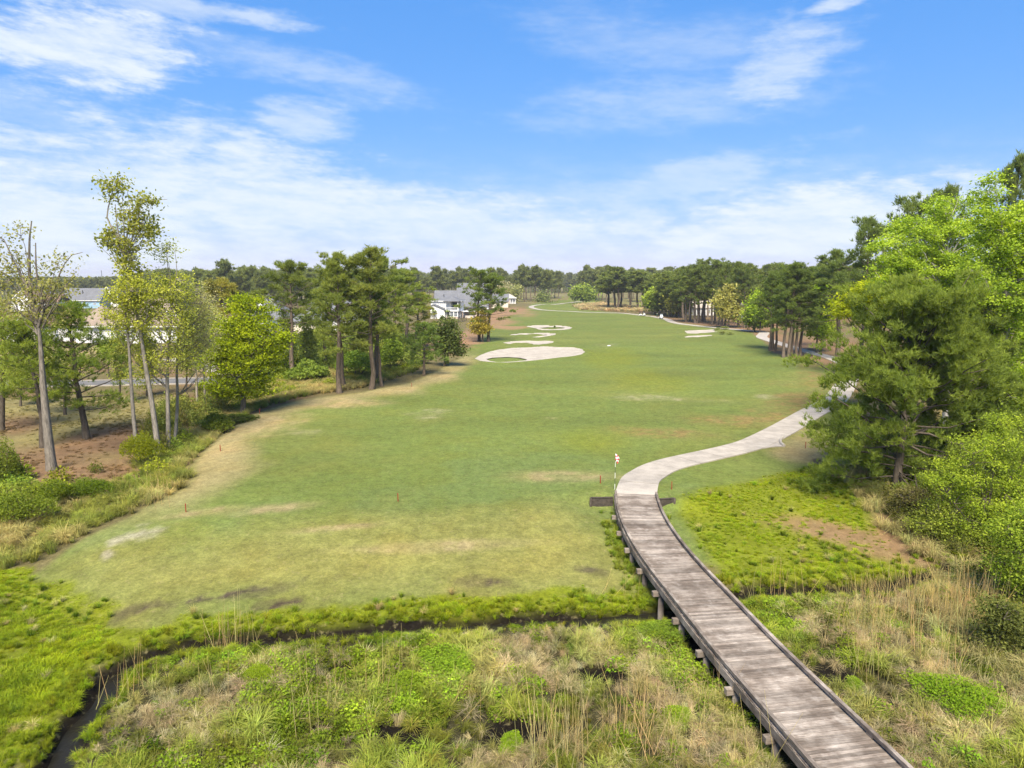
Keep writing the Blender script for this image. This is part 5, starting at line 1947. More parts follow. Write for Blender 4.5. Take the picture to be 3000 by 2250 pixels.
WHITE = mat_plain('white_siding', (.62, .62, .61), .75, .05, 1.5)
TRIM = mat_plain('white_trim', (.68, .68, .67), .6, .03, 2.0)
BLUE = mat_plain('blue_siding', (.24, .37, .50), .8, .06, 1.5)
CREAM = mat_plain('cream_siding', (.60, .54, .44), .8, .06, 1.5)
BRICK = mat_brick('pale_brick', (.34, .26, .21), (.50, .42, .36))
STONE = mat_brick('pale_stone', (.42, .38, .34), (.60, .56, .50))
R_GREY = mat_roof('grey_shingle', (.125, .13, .145))
R_DARK = mat_roof('dark_shingle', (.07, .072, .085))
R_BROWN = mat_roof('brown_shingle', (.215, .172, .138))
R_RED = mat_roof('red_brown_shingle', (.15, .098, .075))
R_TAN = mat_roof('tan_shingle', (.36, .32, .28))
m_, k_ = mat_new('window_glass')
principled(k_, (.03, .05, .08), .08, None, .6)
GLASS = m_
DARKM = mat_plain('dark_metal', (.03, .032, .035), .5, .1, 4.0)


def window(root, x, y, z, w, h, face='front', n=1):
    """a framed window on a wall; y is the wall plane"""
    ax = (1, 0) if face == 'front' else (0, 1)

    def bx(mb, cx, cz, sx, sz, depth, out):
        if face == 'front':
            mb.box((x + cx, y - out, z + cz), (sx, depth, sz))
        else:
            mb.box((y + out * (1 if face == 'right' else -1), x + cx, z + cz), (depth, sx, sz))
    f = MB()
    t = .12
    bx(f, 0, h / 2 - t / 2, w, t, .10, .05)
    bx(f, 0, -h / 2 + t / 2, w, t, .14, .07)
    bx(f, -w / 2 + t / 2, 0, t, h - 2 * t, .10, .05)
    bx(f, w / 2 - t / 2, 0, t, h - 2 * t, .10, .05)
    bx(f, 0, 0, .07, h - 2 * t, .08, .045)
    bx(f, 0, 0.02, w - 2 * t, .07, .06, .04)
    o = f.build('window', TRIM, root)
    p = MB()
    bx(p, 0, 0, w - .1, h - .1, .04, .022)
    p.build('pane', GLASS, o)
    return o


def gable(mb, x0, x1, y0, y1, z, rise, along='x', over=.45, th=.18):
    """gable roof as two thick slopes"""
    if along == 'x':
        ym = (y0 + y1) / 2
        for (ya, s) in ((y0 - over, -1), (y1 + over, 1)):
            dz = rise * over / ((y1 - y0) / 2)
            lo = [(x0 - over, ya, z - dz), (x1 + over, ya, z - dz), (x1 + over, ym, z + rise), (x0 - over, ym, z + rise)]
            if s > 0:
                lo = [lo[1], lo[0], lo[3], lo[2]]
            mb.hexa(lo + [(a, b, c + th) for a, b, c in lo])
    else:
        xm = (x0 + x1) / 2
        for (xa, s) in ((x0 - over, -1), (x1 + over, 1)):
            dz = rise * over / ((x1 - x0) / 2)
            lo = [(xa, y1 + over, z - dz), (xa, y0 - over, z - dz), (xm, y0 - over, z + rise), (xm, y1 + over, z + rise)]
            if s > 0:
                lo = [lo[1], lo[0], lo[3], lo[2]]
            mb.hexa(lo + [(a, b, c + th) for a, b, c in lo])


def gable_wall(mb, x0, x1, y0, y1, z, rise, along='x'):
    """triangular wall prism under a gable roof"""
    if along == 'x':
        ym = (y0 + y1) / 2
        v = [(x0, y0, z), (x0, y1, z), (x0, ym, z + rise), (x1, y0, z), (x1, y1, z), (x1, ym, z + rise)]
    else:
        xm = (x0 + x1) / 2
        v = [(x0, y0, z), (x1, y0, z), (xm, y0, z + rise), (x0, y1, z), (x1, y1, z), (xm, y1, z + rise)]
    mb.add(v, [(0, 1, 2), (5, 4, 3), (0, 3, 4, 1), (1, 4, 5, 2), (2, 5, 3, 0)])


def hip(mb, x0, x1, y0, y1, z, rise, over=.5):
    x0, x1, y0, y1 = x0 - over, x1 + over, y0 - over, y1 + over
    k = min(x1 - x0, y1 - y0) / 2
    if x1 - x0 >= y1 - y0:
        r0, r1 = (x0 + k, (y0 + y1) / 2), (x1 - k, (y0 + y1) / 2)
    else:
        r0, r1 = ((x0 + x1) / 2, y0 + k), ((x0 + x1) / 2, y1 - k)
    zb = z - .05
    v = [(x0, y0, zb), (x1, y0, zb), (x1, y1, zb), (x0, y1, zb), (x0, y0, zb + .16), (x1, y0, zb + .16), (x1, y1, zb + .16), (x0, y1, zb + .16),
         (*r0, z + rise), (*r1, z + rise)]
    if x1 - x0 >= y1 - y0:
        top = [(4, 5, 9, 8), (5, 6, 9), (6, 7, 8, 9), (7, 4, 8)]
    else:
        top = [(4, 5, 8), (5, 6, 9, 8), (6, 7, 9), (7, 4, 8, 9)]
    mb.add(v, [(3, 2, 1, 0), (0, 1, 5, 4), (1, 2, 6, 5), (2, 3, 7, 6), (3, 0, 4, 7)] + top)


def fascia(root, x0, x1, y0, y1, z, over=.5):
    mb = MB()
    for (c, s) in ((((x0 + x1) / 2, y0 - over - .06, z - .06), (x1 - x0 + 2 * over + .2, .1, .26)), (((x0 + x1) / 2, y1 + over + .06, z - .06), (x1 - x0 + 2 * over + .2, .1, .26)),
                   ((x0 - over - .06, (y0 + y1) / 2, z - .06), (.1, y1 - y0 + 2 * over, .26)), ((x1 + over + .06, (y0 + y1) / 2, z - .06), (.1, y1 - y0 + 2 * over, .26))):
        mb.box(c, s)
    return mb.build('gutter', TRIM, root)


def house_at(u, vb, label, rz=0.0, name='house', Y=None):
    loc = G(u, vb) if Y is None else spot(u, Y)
    return thing(name, label, 'house', loc, rz)


def wall(root, x0, x1, y0, y1, z0, z1, mat, name='wall'):
    return MB().box(((x0 + x1) / 2, (y0 + y1) / 2, (z0 + z1) / 2), (x1 - x0, y1 - y0, z1 - z0)).build(name, mat, root)


def roof_hip(root, *a, mat=R_GREY, **k):
    mb = MB()
    hip(mb, *a, **k)
    return mb.build('roof', mat, root)


def roof_gable(root, *a, mat=R_GREY, **k):
    mb = MB()
    gable(mb, *a, **k)
    return mb.build('roof', mat, root)


def build_white_house():
    r = house_at(1304, 932, 'white two-storey house with balcony and grey hip roof beside the fairway', -.12)
    wall(r, -5.6, 2.4, 0, 9, -.5, 6.6, WHITE)
    roof_hip(r, -5.6, 6.0, 0, 9, 6.7, 2.1)
    fascia(r, -5.6, 6.0, 0, 9, 6.7)
    wall(r, 2.4, 5.8, 3.0, 9, -.5, 6.6, WHITE)
    for i in range(5):
        window(r, -3.6 + i * .95, -.0, 5.55, .62, .62)
    # front wing under a sloping roof
    wall(r, -5.0, .6, -3.4, 0, -.5, 3.4, WHITE, 'wing_wall')
    mb = MB()
    gable_wall(mb, -8.4, .6, -3.4, -.02, 3.4, 2.3, 'y')
    mb.F = mb.F
    mbw = MB().add([(-5.0, -3.4, 3.4), (.6, -3.4, 3.4), (-3.9, -3.4, 5.3), (-5.0, -3.4, 4.7), (-5.0, -.03, 3.4), (.6, -.03, 3.4), (-3.9, -.03, 5.3), (-5.0, -.03, 4.7)],
                   [(0, 1, 2, 3), (7, 6, 5, 4), (0, 4, 5, 1), (1, 5, 6, 2), (2, 6, 7, 3), (3, 7, 4, 0)])
    mbw.build('wing_gable', WHITE, r)
    lo = [(1.0, -3.8, 3.26), (1.0, -.03, 3.26), (-3.9, -.03, 5.36), (-3.9, -3.8, 5.36)]
    mb = MB().hexa([lo[3], lo[0], lo[1], lo[2]] + [(a, b, c + .2) for a, b, c in (lo[3], lo[0], lo[1], lo[2])])
    lo = [(-5.5, -3.8, 4.45), (-3.9, -3.8, 5.36), (-3.9, -.03, 5.36), (-5.5, -.03, 4.45)]
    mb.hexa(lo + [(a, b, c + .2) for a, b, c in lo])
    mb.build('wing_roof', R_GREY, r)
    window(r, -3.3, -3.4, 1.7, .8, 1.7)
    window(r, -.9, -3.4, 1.1, .7, .9)
    # glazed sunroom with the balcony on top
    wall(r, .9, 5.6, -2.6, 2.96, -.5, .7, BRICK, 'plinth')
    for x in (.95, 2.5, 4.0, 5.5):
        MB().box((x, -2.55, 1.75), (.22, .22, 2.1)).build('post', TRIM, r)
    for x in (1.72, 3.25, 4.75):
        window(r, x, -2.45, 1.75, 1.3, 2.0)
    window(r, -1.4, 5.55, 1.75, 1.9, 2.0, 'right')
    window(r, 1.0, 5.55, 1.75, 1.9, 2.0, 'right')
    wall(r, 1.0, 5.5, -2.44, 2.9, .7, 2.8, WHITE, 'sunroom_wall')
    wall(r, .7, 5.9, -2.9, 3.0, 2.8, 3.25, TRIM, 'balcony_floor')
    rail = MB()
    rail.box((3.3, -2.75, 4.25), (4.9, .10, .12))
    rail.box((5.72, .1, 4.25), (.10, 5.5, .12))
    for i in range(17):
        rail.box((1.0 + i * .285, -2.75, 3.72), (.06, .06, .94))
    for i in range(16):
        rail.box((5.72, -2.5 + i * .33, 3.72), (.06, .06, .94))
    rail.build('balcony_rail', TRIM, r)
    for (x, y) in ((.95, -2.75), (5.72, -2.75), (5.72, 2.8)):
        MB().box((x, y, 4.95), (.26, .26, 3.36)).build('balcony_post', TRIM, r)
    roof_hip(r, .6, 6.0, -2.9, 4.0, 6.65, 1.5, mat=R_GREY)
    MB().box((3.4, 2.9, 4.7), (1.9, .12, 2.7)).build('balcony_door', GLASS, r)
    MB().tube([(-1.0, 3.0, 7.2), (-1.0, 3.0, 9.2)], .16, 8).build('vent_pipe', DARKM, r)


def build_houses():
    build_white_house()
    # grey-roofed house with brick corner right behind
    r = house_at(1374, 925, 'grey-roofed house with white and brick walls right of the white house', .1)
    wall(r, -4.2, .6, 0, 9, -.5, 3.7, WHITE)
    wall(r, .6, 7.5, -.6, 9, -.5, 4.4, BRICK, 'brick_wall')
    roof_gable(r, -4.2, 8.0, -.8, 9.5, 3.9, 5.6, 'x', .5)
    mb = MB()
    gable_wall(mb, -4.15, 7.6, -.3, 9, 3.75, 5.2, 'x')
    mb.build('gable_wall', WHITE, r)
    window(r, -1.8, 0, 2.0, 1.0, 1.9)
    window(r, 2.0, -.6, 2.2, .9, 2.2)
    window(r, 4.6, -.6, 2.2, 1.0, 2.2)
    MB().tube([(3.0, 2.0, 5.0), (3.0, 2.0, 8.0)], .16, 8).build('vent_pipe', DARKM, r)
    for (u, Y, w, z, rise, rz, lab, mat, wm) in ((1322, 322, 15, 4.6, 5.0, .05, 'grey-roofed house showing its ridge behind the white house', R_GREY, WHITE),
                                                 (1385, 352, 16, 6.0, 7.0, -.05, 'high grey roof behind the brick-cornered house', R_GREY, WHITE),
                                                 (1440, 372, 18, 3.6, 3.6, 0, 'low grey house half hidden by the lone pine pair', R_GREY, CREAM)):
        r = house_at(u, 0, lab, rz, Y=Y)
        wall(r, -w / 2, w / 2, 0, 10, -.5, z, wm)
        roof_gable(r, -w / 2, w / 2, 0, 10, z, rise, 'x', .5, mat=mat)
        mb = MB()
        gable_wall(mb, -w / 2, w / 2, .1, 9.9, z, rise - .2, 'x')
        mb.build('gable_wall', wm, r)
        for x in (-w * .3, 0, w * .3):
            window(r, x, 0, z * .45, 1.2, 1.7)
        roof_hip(r, -w * .2, w * .2, -3, 3, z - .6, 2.2, mat=mat).name = 'porch_roof'
        wall(r, -w * .2, w * .2, -2.9, -.05, -.5, z - .7, wm, 'porch_wall')
    # stone garden pavilion
    r = house_at(1374, 931, 'flat-roofed stone garden pavilion with fireplace before the brick-cornered house', .05, 'garden_pavilion')
    r['category'] = 'pavilion'
    wall(r, -2.0, 2.2, 1.6, 2.2, -.3, 2.3, STONE, 'fireplace_wall')
    wall(r, -1.6, 1.8, -.9, -.4, -.3, 1.0, STONE, 'counter')
    for x in (-2.5, 2.5):
        for y in (-1.6, 2.2):
            MB().box((x, y, 1.1), (.4, .4, 2.8)).build('post', BRICK, r)
    wall(r, -3.0, 3.0, -2.1, 2.7, 2.5, 2.75, TRIM, 'flat_roof')
    # small brick house at the end of the row
    r = house_at(1488, 890, 'small brick house with a hip roof at the end of the row', 0)
    wall(r, -4.2, 1.2, 0, 8, -.5, 3.6, BRICK)
    wall(r, 1.2, 5.0, 1.5, 8, -.5, 3.6, WHITE, 'porch_wall')
    for x in (1.5, 3.0, 4.8):
        MB().box((x, .2, 1.7), (.35, .35, 4.2)).build('porch_post', TRIM, r)
    roof_hip(r, -4.2, 5.0, 0, 8, 3.7, 2.6, mat=R_TAN)
    fascia(r, -4.2, 5.0, 0, 8, 3.7)
    for x in (-2.6, -.4):
        window(r, x, 0, 2.1, .9, 1.2)
    # big brown-roofed white house at left
    r = house_at(372, 1006, 'large white house under a wide brown hip roof behind the left trees', .02)
    wall(r, -8.2, 13, 0, 14, -.8, 3.9, WHITE)
    roof_hip(r, -8.2, 13, 0, 14, 4.0, 6.4, mat=R_BROWN, over=.7)
    fascia(r, -8.2, 13, 0, 14, 4.0, .7)
    roof_hip(r, -13.5, -5, 3, 12, 4.0, 4.6, mat=R_BROWN, over=.6)
    wall(r, -13.5, -8.25, 3, 12, -.8, 3.9, WHITE, 'side_wall')
    for x in (-5.8, -3.2, -1.9, 1.5, 4.0, 8.0):
        window(r, x, 0, 1.9, .85, 1.9)
    d = wall(r, 8.6, 11.2, 2.0, 5, 4.6, 7.4, WHITE, 'dormer')
    window(r, 9.9, 2.0, 6.1, 1.6, .9)
    roof_hip(r, 8.6, 11.2, 2.0, 5, 7.0, .8, mat=R_BROWN, over=.3).name = 'dormer_roof'
    # red-brown roof further left
    r = house_at(140, 1000, 'house with red-brown roof and white gable arch at the left edge', 0)
    wall(r, -10, 9, 0, 12, -.8, 3.6, WHITE)
    roof_hip(r, -10, 9, 0, 12, 3.7, 4.6, mat=R_RED, over=.6)
    wall(r, -5.5, -1.0, -3, 0, -.8, 3.6, CREAM, 'porch_wall')
    roof_gable(r, -5.8, -.7, -3.2, 5, 3.7, 2.6, 'y', .4, mat=R_RED)
    mb = MB()
    gable_wall(mb, -5.6, -.9, -3.0, 0, 3.6, 2.3, 'y')
    mb.build('gable_wall', CREAM, r)
    for s in (-1, 1):
        x0, x1 = -3.25 + s * 2.9, -3.25
        lo = [(x0, -3.75, 3.35), (x1, -3.75, 6.3), (x1, -3.6, 6.3), (x0, -3.6, 3.35)]
        MB().hexa(lo + [(a, b, c + .3) for a, b, c in lo]).build('gable_board', TRIM, r)
    for x in (2.5, 5.5):
        window(r, x, 0, 1.9, 1.0, 1.8)
    # blue house and its neighbours in the distance
    r = house_at(228, 903, 'blue house with broad grey roof in the left distance', 0)
    wall(r, -3, 12, 0, 10, -.8, 4.2, BLUE)
    wall(r, -13, -6.5, -3, 8, -.8, 4.0, BLUE, 'wing_wall')
    roof_gable(r, -8, 12.3, 0, 11, 4.2, 6.2, 'x', .5, mat=R_GREY)
    roof_gable(r, -13, -6.5, -3, 9, 4.0, 3.8, 'y', .5, mat=R_GREY)
    for (g0, g1, y0, y1, z, rs, al, m) in ((-13, -6.5, -2.95, 8, 4.0, 3.6, 'y', BLUE), (-3, 12, .1, 10.9, 4.2, 5.9, 'x', BLUE)):
        mb = MB()
        gable_wall(mb, g0, g1, y0, y1, z, rs, al)
        mb.build('gable_wall', m, r)
    for s in (-1, 1):
        x0, x1 = -9.75 + s * 3.9, -9.75
        lo = [(x0, -3.65, 3.3), (x1, -3.65, 7.6), (x1, -3.5, 7.6), (x0, -3.5, 3.3)]
        MB().hexa(lo + [(a, b, c + .45) for a, b, c in lo]).build('gable_board', TRIM, r)
    fascia(r, -3, 12, 0, 10, 4.1, .4)
    window(r, 9.2, 0, 2.3, 1.6, .9)
    for x in (0, 4.2):
        MB().box((x, -2.2, 1.2), (.35, .35, 3.6)).build('porch_post', TRIM, r)
    MB().tube([(1.5, 3, 6.5), (1.5, 3, 9.5)], .2, 8).build('vent_pipe', DARKM, r)
    for (u, Y, w, z, rise, mat, wm, lab) in ((68, 330, 11, 5.0, 4.6, R_RED, WHITE, 'house with a white gable left of the blue house'), (318, 395, 12, 5.5, 5.6, R_DARK, WHITE, 'dark-roofed house with white gable right of the blue house'),
                                             (120, 380, 12, 4.5, 4.0, R_GREY, WHITE, 'grey-roofed house between white gable and blue house')):
        r = house_at(u, 0, lab, 0, Y=Y)
        wall(r, -w / 2, w / 2, 0, 11, -.5, z, wm)
        roof_gable(r, -w / 2, w / 2, 0, 11, z, rise, 'y', .6, mat=mat)
        mb = MB()
        gable_wall(mb, -w / 2, w / 2, .05, 11, z, rise - .15, 'y')
        mb.build('gable_wall', wm, r)
        for s in (-1, 1):
            x0 = s * (w / 2 + .5)
            lo = [(x0, -.75, z - .8), (0, -.75, z + rise - .25), (0, -.62, z + rise - .25), (x0, -.62, z - .8)]
            MB().hexa(lo + [(a, b, c + .45) for a, b, c in lo]).build('gable_board', TRIM, r)
        for x in (-w * .25, w * .25):
            window(r, x, 0, z * .5, 1.2, 1.8)
        roof_gable(r, w / 2 + .7, w / 2 + 11, 1, 11, z - .6, rise - 1.0, 'x', .3, mat=mat)
        wall(r, w / 2, w / 2 + 11, 1.2, 10.8, -.5, z - .7, wm, 'wing_wall')
    r = house_at(240, 0, 'long tan roof behind the blue house', 0, Y=470)
    wall(r, -14, 14, 0, 12, -.5, 4.4, CREAM)
    roof_hip(r, -14, 14, 0, 12, 4.5, 5.0, mat=R_TAN)
    roof_gable(r, 6, 11, -2, 6, 4.5, 2.6, 'y', .4, mat=R_TAN)
    wall(r, 6.2, 10.8, -1.9, -.05, -.5, 4.4, WHITE, 'porch_wall')
    # house behind the bright oak
    r = house_at(795, 987, 'grey-roofed house with tall white bay windows behind the bright oak', 0)
    wall(r, -7.5, 3.5, 0, 11, -.8, 4.3, WHITE)
    roof_hip(r, -7.5, 3.5, 0, 11, 4.4, 6.6, mat=R_GREY, over=.6)
    wall(r, -1.2, 2.9, -1.2, -.02, -.8, 3.6, BLUE, 'bay_wall')
    for x in (-.5, .85, 2.2):
        window(r, x, -1.2, 1.9, 1.2, 2.9)
    MB().add([(-4, 1, 5.2), (-2, 1, 5.2), (-2, 3, 5.2), (-4, 3, 5.2), (-3, 2, 10.4)], [(3, 2, 1, 0), (0, 1, 4), (1, 2, 4), (2, 3, 4), (3, 0, 4)]).build('turret_roof', TRIM, r)
    wall(r, 3.5, 13, 2, 11, -.8, 3.4, CREAM, 'wing_wall')
    roof_hip(r, 3.6, 13, 2, 11, 3.5, 3.8, mat=R_GREY)
    r = house_at(985, 972, 'white house half hidden behind the tall left pines', .1)
    wall(r, -7, 7, 0, 10, -.8, 3.8, WHITE)
    roof_gable(r, -7, 7, 0, 10, 3.9, 4.6, 'x', .5, mat=R_GREY)
    mb = MB()
    gable_wall(mb, -7, 7, .1, 9.9, 3.8, 4.4, 'x')
    mb.build('gable_wall', WHITE, r)
    for x in (-5, -2, 1.5, 4.5):
        window(r, x, 0, 2.0, 1.1, 1.9)
    # white houses glimpsed through the right grove
    for (u, vb, w, lab) in ((2062, 924, 9, 'white house glimpsed between the grove trunks'), (2190, 932, 8, 'pale house glimpsed right of the straw-coloured tree')):
        r = house_at(u, vb, lab, .2)
        wall(r, -w / 2, w / 2, 0, 8, -.5, 3.2, WHITE)
        roof_gable(r, -w / 2, w / 2, 0, 8, 3.3, 2.6, 'x', .4, mat=R_TAN)
        for x in (-w * .25, w * .25):
            window(r, x, 0, 1.7, 1.1, 1.5)
        wall(r, -.5, .5, -.08, -.01, -.5, 2.1, DARKM, 'door')


build_houses()


# ------------------------------------------------------------------ smaller things
def build_fence():
    a, b = G(1328, 948), G(1367, 940)
    r = thing('picket_fence', 'short black metal picket fence below the white house', 'fence', a)
    d = b - a
    n = 26
    rail = MB()
    for z in (.25, 1.15):
        rail.tube([(0, 0, z), (d.x, d.y, d.z + z)], .03, 6)
    rail.build('rail', DARKM, r)
    pm = MB().box((0, 0, .65), (.05, .05, 1.35)).mesh('picket', DARKM)
    for i in range(n):
        o = link('picket', pm, r)
        o.location = d * (i / (n - 1))
    post = MB().box((0, 0, .7), (.1, .1, 1.6)).mesh('post', DARKM)
    for i in range(4):
        o = link('post', post, r)
        o.location = d * (i / 3) + Vector((.03, .06, 0))


def build_mast():
    l = spot(302, 1000)
    r = thing('radio_mast', 'thin lattice radio mast on the left horizon', 'mast', l)
    H = 29.0
    for i in range(3):
        a = i * 2.094
        MB().tube([(math.cos(a) * .7, math.sin(a) * .7, -.5), (math.cos(a) * .35, math.sin(a) * .35, H)], .11, 5).build('leg', DARKM, r)
    mb = MB()
    for j in range(14):
        for i in range(3):
            a, b = i * 2.094, (i + 1) * 2.094
            z0, z1 = j * 2.05, (j + 1) * 2.05
            q = lambda t, z: (math.cos(t) * (.7 - .35 * z / H), math.sin(t) * (.7 - .35 * z / H), z)
            mb.tube([q(a, z0), q(b, z1)], .05, 4)
    br = mb.build('bracing', DARKM, r)
    br['kind'] = 'stuff'


M_RED = mat_plain('red_stake_paint', (.21, .035, .018), .6, .15, 9)


def build_stakes():
    rows = [(545, 1500, 'red hazard stake near the pale sandy patch'), (646, 1322, 'red hazard stake at the dry left fairway rim'), (761, 1213, 'red hazard stake right of the bright oak trunk'),
            (1206, 1133, 'red hazard stake beyond the tall left pines'), (1166, 1469, 'red hazard stake alone in the near fairway turf'), (1759, 1416, 'red hazard stake left of the checkered flag'),
            (1968, 1434, 'red hazard stake behind the right retaining wall'), (2360, 1313, 'red hazard stake beside the broad bushy pine')]
    for (u, v, lab) in rows:
        l = G(u, v)
        r = thing('hazard_stake', lab, 'stake', l, rnd.uniform(0, 1.5), 'red hazard stakes')
        r.rotation_euler.x = rnd.uniform(-.05, .05)
        s = .026
        MB().box((0, 0, .22), (2 * s, 2 * s, .66)).build('shaft', M_RED, r)
        MB().add([(-s, -s, .551), (s, -s, .551), (s, s, .551), (-s, s, .551), (0, 0, .60)], [(0, 1, 4), (1, 2, 4), (2, 3, 4), (3, 0, 4), (3, 2, 1, 0)]).build('tip', M_RED, r)


def build_flag():
    l = G(1801, 1434)
    r = thing('flagstick', 'banded flagstick with a red and white checkered flag by the bridge end', 'flagstick', l)
    m, k = mat_new('flag_pole')
    tc = k.node('ShaderNodeTexCoord').outputs['Object']
    z = k.node('ShaderNodeSeparateXYZ', {0: tc}).outputs[2]
    f = k.math('GREATER_THAN', k.math('FRACT', k.math('MULTIPLY', z, 1.25)), .5)
    principled(k, k.mix(f, (.70, .70, .68), (.03, .05, .035)), .4, None, .4)
    H = 2.55
    MB().tube([(0, 0, -.2), (0, 0, H)], [.016, .012], 8).build('pole', m, r)
    m, k = mat_new('checkered_cloth')
    uv = k.node('ShaderNodeAttribute', attribute_name='col').outputs['Vector']
    ch = k.node('ShaderNodeTexChecker', {'Vector': uv, 'Color1': (.62, .03, .05, 1), 'Color2': (.80, .78, .78, 1), 'Scale': 1.0})
    principled(k, ch.outputs[0], .8, None, .1)
    nu, nv = 9, 9
    V, c = [], []
    for i in range(nu):
        for j in range(nv):
            a, b = i / (nu - 1), j / (nv - 1)
            # cloth hangs from its upper corner along the pole and falls in folds
            x = .015 + .27 * a * (.55 + .45 * (1 - b) ** .5) * (1 - .15 * b)
            zz = H - .02 - .42 * b - .30 * a ** 1.3
            y = .05 * math.sin(a * 7 + b * 2) * a
            V.append((x, y, zz))
            c.append((a * 2.999 + .0005, b * 3.999 + .0005, .5))
    q = [(i * nv + j, (i + 1) * nv + j, (i + 1) * nv + j + 1, i * nv + j + 1) for i in range(nu - 1) for j in range(nv - 1)]
    link('flag', np_mesh('flag', np.array(V), q, None, m, col=np.array(c), smooth_shade=True), r)
    MB().tube([(0, 0, H), (0, 0, H + .035)], [.022, .012], 8).build('finial', M_RED, r)


PAINT_W = mat_plain('cart_white', (.72, .72, .70), .35, .03, 2, .4)
PAINT_B = mat_plain('cart_dark_blue', (.05, .09, .13), .4, .05, 2, .4)
RUBBER = mat_plain('rubber', (.02, .02, .02), .9, .1, 6)
SEATM = mat_plain('seat_vinyl', (.30, .27, .22), .6, .05, 4)


def build_cart(loc, rz, label, lower, roofm, bag=None):
    r = thing('golf_cart', label, 'golf cart', loc, rz, 'golf carts on the path')
    # front of the cart looks along -y
    body = MB()
    prof = [(-1.2, .38), (-1.22, .62), (-1.05, .86), (-.62, 1.0), (-.52, .95), (-.5, .42), (.18, .42), (.2, .72), (.5, .74), (.95, .78), (1.18, .70), (1.2, .36)]
    n = len(prof)
    V = [(-.56, y, z) for y, z in prof] + [(.56, y, z) for y, z in prof]
    low = [(-.56, y, .28) for y, z in prof]
    F = [(i, (i + 1), n + i + 1, n + i) for i in range(n - 1)] + [(n - 1, 0, n, 2 * n - 1)]
    body.add(V, F + [tuple(range(n - 1, -1, -1)), tuple(range(n, 2 * n))])
    body.build('body', PAINT_W, r)
    MB().box((0, -1.1, .40), (1.16, .30, .26)).build('bumper', lower, r)
    MB().box((0, 0, .33), (1.14, 1.4, .09)).build('floor', lower, r)
    for s in (-1, 1):
        MB().box((s * .38, -1.235, .68), (.2, .05, .1)).build('headlight', TRIM, r)
    MB().box((0, .36, .83), (1.04, .5, .16)).build('seat', SEATM, r)
    MB().box((0, .66, 1.08), (1.04, .12, .42)).build('backrest', SEATM, r)
    for sx in (-1, 1):
        for y in (-.82, .82):
            w = MB().tube([(sx * .44, y, .24), (sx * .62, y, .24)], .24, 14).build('wheel', RUBBER, r)
            MB().tube([(sx * .60, y, .24), (sx * .635, y, .24)], .13, 10).build('hub', PAINT_W, w)
        MB().tube([(sx * .52, -.62, .95), (sx * .50, -.40, 1.80)], .025, 6).build('strut', DARKM, r)
        MB().tube([(sx * .52, .85, .76), (sx * .50, .70, 1.80)], .025, 6).build('strut', DARKM, r)
    MB().hexa([(-.58, -.70, 1.78), (.58, -.70, 1.78), (.58, .95, 1.80), (-.58, .95, 1.80), (-.55, -.62, 1.88), (.55, -.62, 1.88), (.55, .88, 1.90), (-.55, .88, 1.90)]).build('roof', roofm, r)
    g = mat_plain('windshield', (.55, .62, .68), .1, .02, 1, .6)
    MB().hexa([(-.49, -.63, .99), (.49, -.63, .99), (.49, -.615, .99), (-.49, -.615, .99), (-.47, -.43, 1.75), (.47, -.43, 1.75), (.47, -.415, 1.75), (-.47, -.415, 1.75)]).build('windshield', g, r)
    MB().tube([(-.25, -.5, .98), (-.25, -.22, 1.08)], .02, 6).build('steering_column', DARKM, r)
    if bag:
        MB().tube([(.2, 1.06, .62), (.2, 1.16, 1.45)], [.15, .17], 10).build('golf_bag', bag, r)
        MB().tube([(-.22, 1.06, .62), (-.22, 1.16, 1.42)], [.15, .17], 10).build('golf_bag', DARKM, r)
    return r


